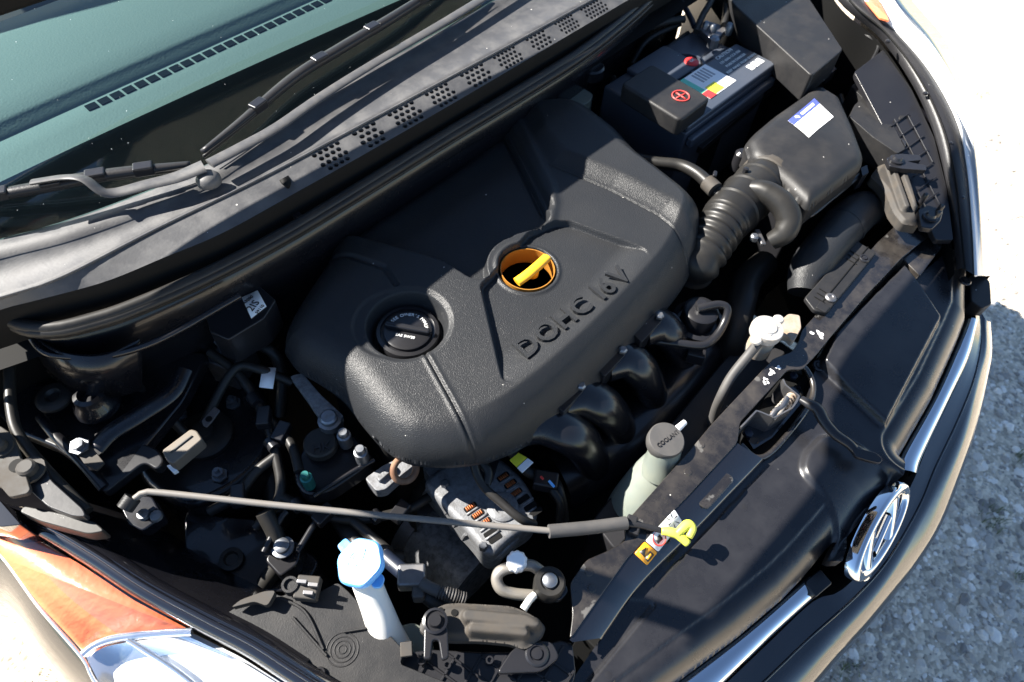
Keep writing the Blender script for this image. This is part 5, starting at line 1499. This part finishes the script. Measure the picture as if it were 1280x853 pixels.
bk = thing('headlight_bracket', 'pressed dusty metal bracket with ridges between washer cap and crossmember', 'bracket', P(610, 780, .75))
BK = [(522, 786), (528, 772), (552, 754), (570, 752), (640, 756), (664, 766), (684, 782), (678, 796), (656, 812), (640, 804), (600, 800), (560, 800), (535, 795)]
bw = fillet(PL(BK, .80), .008)[:, :2]
r1, r2 = PL([(585, 772), (668, 780)], .8), PL([(590, 788), (655, 793)], .8)
def bk_z(X, Y, sd):
    z = .80 - .006 * (1 - ss(0, .008, sd))
    z = z + .011 * (1 - ss(.0045, .0085, dline(r1, X, Y))) + .010 * (1 - ss(.003, .0065, dline(r2, X, Y)))
    return z
hfield('plate', bw, bk_z, .0014, 'bracket_metal', bk, skirt=.012)
for px, py, r in ((551, 763, .003), (568, 766, .0035)):
    lathe('hole', [(r, 0), (r, .0005), (.0005, .0005)], P(px, py, .8005), 'deep_black', bk, k=14)
prism('fork', [(530, 785), (536, 770), (556, 770), (560, 790), (561, 822), (552, 826), (548, 800), (541, 800), (538, 824), (529, 824)], .812, -.008, 'smooth_plastic', bk, r=.003)
lathe('fork_bolt', [(.0125, 0), (.0125, .003), (.010, .004), (.0095, .002), (.007, .002), (.006, .007), (.001, .007)], P(544, 777, .812), 'smooth_plastic', bk, k=28)
prism('foot', [(640, 812), (664, 800), (690, 802), (700, 822), (676, 840), (620, 842)], .79, -.01, 'smooth_plastic', bk, r=.006)
push_pin(671, 818, .79, bk, r=.012)
box('spring_clip', P(508, 812, .79), (.014, .012, .005), 'bracket_metal', bk, rz=.9, bevel=.001)
# second bracket by the far headlight
bk2 = thing('headlight_bracket', 'pressed shiny metal bracket beside the far headlight panel', 'bracket', P(1130, 240, .75))
BK2 = [(1090, 218), (1100, 204), (1112, 200), (1126, 205), (1136, 226), (1146, 262), (1152, 280), (1130, 277), (1118, 262), (1108, 236), (1100, 226)]
bw2 = fillet(PL(BK2, .826), .006)[:, :2]
r3, r4 = PL([(1112, 210), (1130, 262)], .826), PL([(1122, 208), (1142, 262)], .826)
def bk2_z(X, Y, sd):
    z = .826 - .006 * (1 - ss(0, .006, sd))
    return z + .010 * (1 - ss(.003, .0065, dline(r3, X, Y))) + .010 * (1 - ss(.003, .0065, dline(r4, X, Y)))
hfield('plate', bw2, bk2_z, .0014, 'bracket_metal', bk2, skirt=.015)
prism('fork', [(1108, 198), (1122, 192), (1150, 194), (1152, 200), (1134, 202), (1158, 207), (1158, 213), (1128, 211), (1112, 208)], .846, -.008, 'smooth_plastic', bk2, r=.003)
lathe('fork_bolt', [(.011, 0), (.011, .003), (.008, .004), (.006, .008), (.001, .008)], P(1120, 201, .846), 'smooth_plastic', bk2, k=24)
prism('fork', [(1148, 262), (1160, 256), (1180, 262), (1176, 276), (1166, 286), (1152, 284)], .832, -.01, 'smooth_plastic', bk2, r=.004)
lathe('fork_bolt', [(.011, 0), (.011, .003), (.008, .004), (.006, .008), (.001, .008)], P(1162, 272, .832), 'smooth_plastic', bk2, k=24)
for px, py in ((1156, 246), (1176, 260), (1172, 268)):
    lathe('stud', [(.004, -.02), (.004, .004), (.0025, .006), (.0005, .006)], P(px, py, .838), 'smooth_plastic', bk2, k=10)
# far headlight housing and its ribbed panel
xp2 = thing('ribbed_panel', 'black plastic panel with diamond ribs inside the far headlight', 'panel', P(1150, 190, .7))
def zp(py): return .880 - .00037 * (py - 70)
prism('panel', [(x_, y_, zp(y_)) for x_, y_ in ((1068, 90), (1104, 62), (1140, 112), (1168, 172), (1184, 236), (1192, 300), (1170, 300), (1150, 262), (1132, 215), (1110, 170))], None, -.01, 'smooth_plastic', xp2, r=.004)
kp2 = inpoly([(1106, 150), (1146, 136), (1163, 180), (1177, 240), (1183, 288), (1160, 284), (1140, 225), (1122, 186)])
for (ox, oy, dx_, dy_, n_) in ((1096, 150, 14, -10, 1), (1080, 150, 8, 15, 0)):
    for i in range(14):
        a_ = (ox + (8 if n_ else 14) * i, oy + (15 if n_ else -10) * i)
        pts = [(a_[0] + dx_ * t, a_[1] + dy_ * t) for t in np.linspace(-8, 16, 120)]
        pts = [q_ for q_ in pts if kp2(*q_)]
        if len(pts) > 3: tube('rib', [(*pts[0], zp(pts[0][1]) + .0015), (*pts[-1], zp(pts[-1][1]) + .0015)], .0011, 'smooth_plastic', xp2, n=5, k=6)
hh2 = thing('headlight_housing', 'dusty black back of the far headlight housing near the air filter box', 'headlight housing', P(1095, 140, .7))
prism('shell', [(1064, 108), (1078, 96), (1086, 108), (1090, 118), (1100, 124), (1132, 186), (1122, 192), (1092, 172), (1062, 146), (1068, 132), (1078, 122)], .848, -.045, 'dusty_plastic', hh2, r=.003, bevel=.003)
prism('shell', [(1086, 108), (1098, 84), (1102, 58), (1122, 90), (1150, 138), (1136, 160), (1132, 184), (1100, 124)], .842, -.04, 'smooth_plastic', hh2, r=.004, bevel=.003)
tube('rib', [(1066, 30, .88), (1086, 46, .88), (1098, 58, .875), (1082, 90, .86)], .003, 'dusty_plastic', hh2, n=20, k=6)
prism('grommet', [(1122, 132), (1136, 124), (1148, 134), (1140, 146), (1124, 150)], .852, -.02, 'rubber', hh2, r=.006, bevel=.004)

# A/C service port, pipe and rubber mount
ac = thing('service_port', 'bent white metal pipe with ribbed white cap near the bottom centre', 'pipe', P(645, 720, .72))
tube('pipe', [(668, 745, .765), (640, 742, .77), (626, 736, .775), (621, 724, .78), (626, 714, .785), (645, 708, .785), (664, 707, .785), (678, 716, .78)], .0064, 'pipe_metal', ac, n=50, k=12)
pp_ = [(.0095, -.008), (.0105, -.006), (.0105, .003), (.008, .006), (.001, .0063)]
cpp = P(646, 702, .797)
v, f = [], []
for r, h in pp_:
    for a in range(40):
        an = 2 * math.pi * a / 40
        rr = r * (1 + (.08 if a % 4 < 2 else 0) * (r > .005)); v.append((cpp[0] + rr * math.cos(an), cpp[1] + rr * math.sin(an), cpp[2] + h))
for i in range(4):
    for a in range(40): f.append((i * 40 + a, i * 40 + (a + 1) % 40, (i + 1) * 40 + (a + 1) % 40, (i + 1) * 40 + a))
f.append(tuple(range(160, 200)))
obj('cap', v, f, 'label_white', ac, angle=40)
rm = thing('radiator_mount', 'black rubber radiator mount with a steel bolt beside the crossmember', 'mount', P(687, 730, .75))
lathe('rubber_ring', [(.0165, -.02), (.017, .0), (.015, .004), (.010, .004), (.009, .001), (.001, .001)], P(687, 728, .80), 'rubber', rm, k=32)
lathe('bolt', [(.008, 0), (.008, .005), (.006, .007), (.001, .0075)], P(687, 727, .801), 'bolt_zinc', rm, k=24)
prism('arm', [(672, 738), (700, 720), (712, 738), (700, 752), (684, 748)], .785, -.01, 'bay_paint', rm, r=.006)
tube('white_strap', [(654, 762, .79), (662, 750, .792), (668, 744, .79)], .004, 'white_plastic', rm, n=10, k=8)
# pressure sensor and sleeve
ps = thing('pressure_sensor', 'grey connector with corrugated sleeve right of the washer cap', 'sensor', P(540, 735, .72))
tube('cable', [(480, 695, .76), (495, 708, .765), (512, 722, .77)], .009, 'wire_blue', ps, n=14, k=12)
box('body', P(515, 722, .775), (.030, .024, .024), 'metal_grey', ps, rz=-.75, bevel=.003)
box('band', P(524, 732, .772), (.014, .032, .022), 'sleeve_grey', ps, rz=-.75, bevel=.003)
pt = smooth_line(PL([(526, 728, .785), (536, 734, .784), (550, 740, .782), (564, 744, .78), (582, 750, .775)]), 60)
v, f = g_tube(pt, [.0065 + (.0015 * math.sin(i * 1.9) if i > 22 else 0) for i in range(60)], 14); obj('corrugated_sleeve', v, f, 'sleeve_grey', ps)
tube('hose', [(530, 740, .765), (545, 752, .762), (560, 762, .758)], .010, 'rubber', ps, n=16, k=14)

# ------------------------------------------------------------------ wiring and small things in the left of the bay
rb = thing('relay_block', 'small tan rectangular relay with slotted top on a black bracket', 'relay', P(228, 560, .78))
prism('relay', [(202, 563), (238, 536), (246, 538), (253, 549), (216, 580), (208, 576)], .822, -.02, 'tan_plastic', rb, r=.003, bevel=.002)
tube('slot', [(213, 566, .8226), (240, 545, .8226)], .0012, 'print_black', rb, n=4, k=6)
prism('bracket', [(122, 592), (170, 552), (196, 560), (206, 576), (196, 588), (180, 578), (128, 618)], .80, -.015, 'smooth_plastic', rb, r=.008, bevel=.003)
prism('clip', [(208, 582), (216, 580), (222, 588), (216, 591)], .805, -.006, 'label_white', rb, r=.001)
wt = thing('wire_tag', 'white paper tag on a wire between the seal and the cover', 'tag', P(335, 470, .78))
prism('tag', [(328, 459), (345, 460), (341, 486), (324, 484)], .80, -.001, 'label_white', wt, bevel=0)
tube('wire', [(255, 530, .77), (280, 480, .79), (300, 458, .80), (325, 462, .80), (345, 470, .79), (365, 478, .78)], .006, 'rubber', wt, n=40, k=10)
gc = thing('ground_clip', 'small white metal clip hanging in the dark left of the wire tag', 'clip', P(262, 522, .77))
prism('clip', [(252, 526), (268, 508), (275, 513), (264, 528), (258, 534), (254, 532)], .79, -.003, 'metal_grey', gc, r=.001)
lathe('hole', [(.004, 0), (.004, .0005), (.0005, .0005)], P(261, 524, .7905), 'deep_black', gc, k=14)
lbx = thing('control_unit', 'black unit with white part-number sticker under the rubber seal', 'control unit', P(300, 390, .82))
prism('box', [(255, 390), (318, 352), (345, 375), (330, 398), (285, 425), (262, 415)], .86, -.05, 'smooth_plastic', lbx, r=.004)
stk = prism('sticker', [(302, 372), (322, 363), (333, 383), (314, 398)], .8615, -.0006, 'label_white', lbx, bevel=0)
text_on('lettering', '2IS', P(314, 391, .862), P(326, 377, .862), .014, 'print_black', stk)
text_on('lettering', '59110', P(321, 394, .862), P(332, 381, .862), .006, 'print_black', stk)
text_on('lettering', 'A3000', P(304, 382, .862), P(318, 370, .862), .006, 'print_black', stk)
for k, (pts, r, m_) in enumerate((
        ([(170, 480, .80), (210, 520, .78), (250, 560, .74), (300, 600, .70)], .006, 'rubber'),
        ([(300, 420, .80), (340, 440, .79), (352, 470, .76), (350, 520, .72)], .008, 'rubber'),
        ([(330, 640, .76), (345, 670, .74), (350, 700, .72), (330, 730, .70)], .010, 'rubber'),
        ([(330, 690, .74), (350, 650, .75), (358, 640, .75)], .004, 'smooth_plastic'),
        ([(372, 690, .74), (390, 660, .74), (396, 650, .74)], .004, 'smooth_plastic'),
        ([(420, 640, .70), (440, 670, .72), (460, 690, .72), (500, 700, .70)], .012, 'rubber'),
        ([(300, 500, .72), (320, 560, .70), (340, 600, .68), (345, 640, .66)], .014, 'rubber'),
        ([(780, 60, .84), (800, 40, .86), (830, 28, .87), (855, 24, .87)], .007, 'rubber'),
        ([(790, 80, .82), (810, 50, .85), (850, 30, .86)], .005, 'rubber'),
        ([(760, 90, .80), (775, 120, .80), (770, 160, .78)], .008, 'rubber'),
        ([(850, 0, .88), (862, 20, .87), (868, 34, .865)], .005, 'wire_blue'),
        ([(1075, 170, .76), (1060, 150, .78), (1050, 120, .79)], .006, 'rubber'))):
    names = ['black hose running down beside the strut tower', 'dark hose left of the engine cover end', 'thick dark hose above the right headlight housing', 'short dark rod left of the chassis bolt', 'short dark rod right of the chassis bolt',
             'dark hose between prop rod and washer cap', 'thick dark hose in the depth left of the engine mount', 'black looped hose behind the battery', 'thin black hose behind the terminal cover', 'black hose beside the brake fluid cap', 'thin bluish cable beside the battery clamp', 'black wire between fuse box and headlight housing']
    h_ = tube('hose', pts, r, m_, None, n=30, k=10)
    props(h_, names[k], 'hose', 'loose hoses and wires in the bay')
ria = smooth_line(PL([(x + 26, y - 26, hz - .01) for x, y, z in RL_IN[:8]]), 40)
loft('apron', [ria, ria + np.array([.02, .012, -.03]), ria + np.array([.045, .03, -.10]), ria + np.array([.05, .035, -.35])], 'bay_paint', bay, n=40)
prism('strut_tower', [(160, 500), (235, 455), (300, 450), (340, 500), (345, 560), (300, 610), (230, 640), (170, 600)], .735, -.2, 'bay_paint', bay, r=.03, bevel=.012, segs=3)
lathe('strut_cap', [(.034, 0), (.034, .006), (.028, .010), (.014, .011), (.013, .018), (.001, .019)], P(258, 545, .735), 'rubber', bay, k=32)
for px, py in ((225, 520), (292, 505), (275, 595)):
    lathe('strut_nut', [(.010, 0), (.010, .003), (.007, .003), (.007, .011), (.003, .011), (.003, .018), (.001, .018)], P(px, py, .736), 'bolt_zinc', bay, k=6)
wh = thing('wiring_harness', 'taped black wiring harness with plug connectors beside the engine mount', 'wiring harness', P(330, 560, .7))
for pts in ([(262, 440, .80), (300, 470, .79), (330, 520, .775), (345, 570, .765), (350, 620, .75), (320, 660, .73)], [(330, 520, .775), (352, 540, .77), (366, 560, .775), (374, 590, .775)], [(345, 570, .765), (320, 590, .76), (296, 620, .75), (262, 640, .74)],
            [(350, 620, .75), (392, 640, .74), (440, 650, .735), (500, 640, .73), (540, 620, .72)], [(440, 650, .735), (470, 676, .745), (486, 690, .755)]):
    tube('loom', pts, .0062, 'rubber', wh, n=40, k=10)
for px, py, z, rz in ((352, 541, .775, .5), (298, 620, .756, 1.0), (500, 640, .738, .2), (330, 522, .785, .9), (405, 644, .748, .1)):
    q_ = box('plug', P(px, py, z), (.026, .016, .015), 'smooth_plastic', wh, rz=rz, bevel=.002)
for px, py, z in ((340, 556, .772), (318, 500, .785), (372, 632, .748), (470, 646, .737)):
    tube('tape_band', [(px - 4, py - 5, z), (px + 4, py + 5, z)], .0078, 'smooth_plastic', wh, n=4, k=10)
vb = thing('valve_block', 'cluster of thin metal pipes and a block left of the wire tag', 'valve block', P(300, 440, .74))
box('block', P(292, 452, .76), (.05, .04, .05), 'metal_grey', vb, rz=.4, bevel=.003)
for i in range(5):
    tube('pipe', [(276 + i * 9, 446 - i * 3, .788), (270 + i * 12, 428 - i * 4, .80), (240 + i * 8, 420 - i * 5, .80), (206 + i * 6, 440 - i * 6, .79)], .0024, 'bolt_zinc', vb, n=24, k=8)
cmp_ = thing('compressor', 'dark air conditioning compressor body deep below the alternator', 'compressor', P(560, 690, .5))
tube('body', [(540, 660, .56), (600, 720, .56)], .06, 'cast_alu', cmp_, n=12, k=28)
tube('clutch', [(528, 650, .56), (540, 661, .56)], .064, 'metal_grey', cmp_, n=6, k=28)
bt = thing('drive_belt', 'ribbed black drive belt left of the alternator', 'belt', P(520, 620, .6))
tube('belt', [(548, 566, .745), (530, 600, .70), (515, 640, .64), (520, 680, .58)], .009, 'rubber', bt, n=20, k=8, sy=.35)
cb = thing('chassis_rail', 'black chassis rail with a large bolt under the prop rod', 'chassis rail', P(300, 690, .65))
prism('rail', [(230, 640), (330, 650), (400, 700), (380, 740), (280, 740), (230, 690)], .70, -.2, 'bay_paint', cb, r=.01, bevel=.006)
lathe('bolt', [(.013, 0), (.013, .003), (.009, .004), (.009, .010), (.006, .012), (.001, .012)], P(354, 685, .735), 'bolt_zinc', cb, k=16)
lathe('grommet', [(.014, 0), (.014, .004), (.009, .005), (.007, .001), (.001, .001)], P(290, 700, .702), 'rubber', cb, k=24)
prism('bracket', [(330, 700), (352, 668), (378, 680), (372, 706), (350, 722)], .73, -.03, 'bay_paint', cb, r=.006, bevel=.003)
tr2 = thing('transmission', 'dark transmission casing deep below the battery', 'transmission', (.3, .05, .3))
box('casing', (.30, .05, .5), (.40, .30, .2), 'deep_black', tr2, bevel=.02)
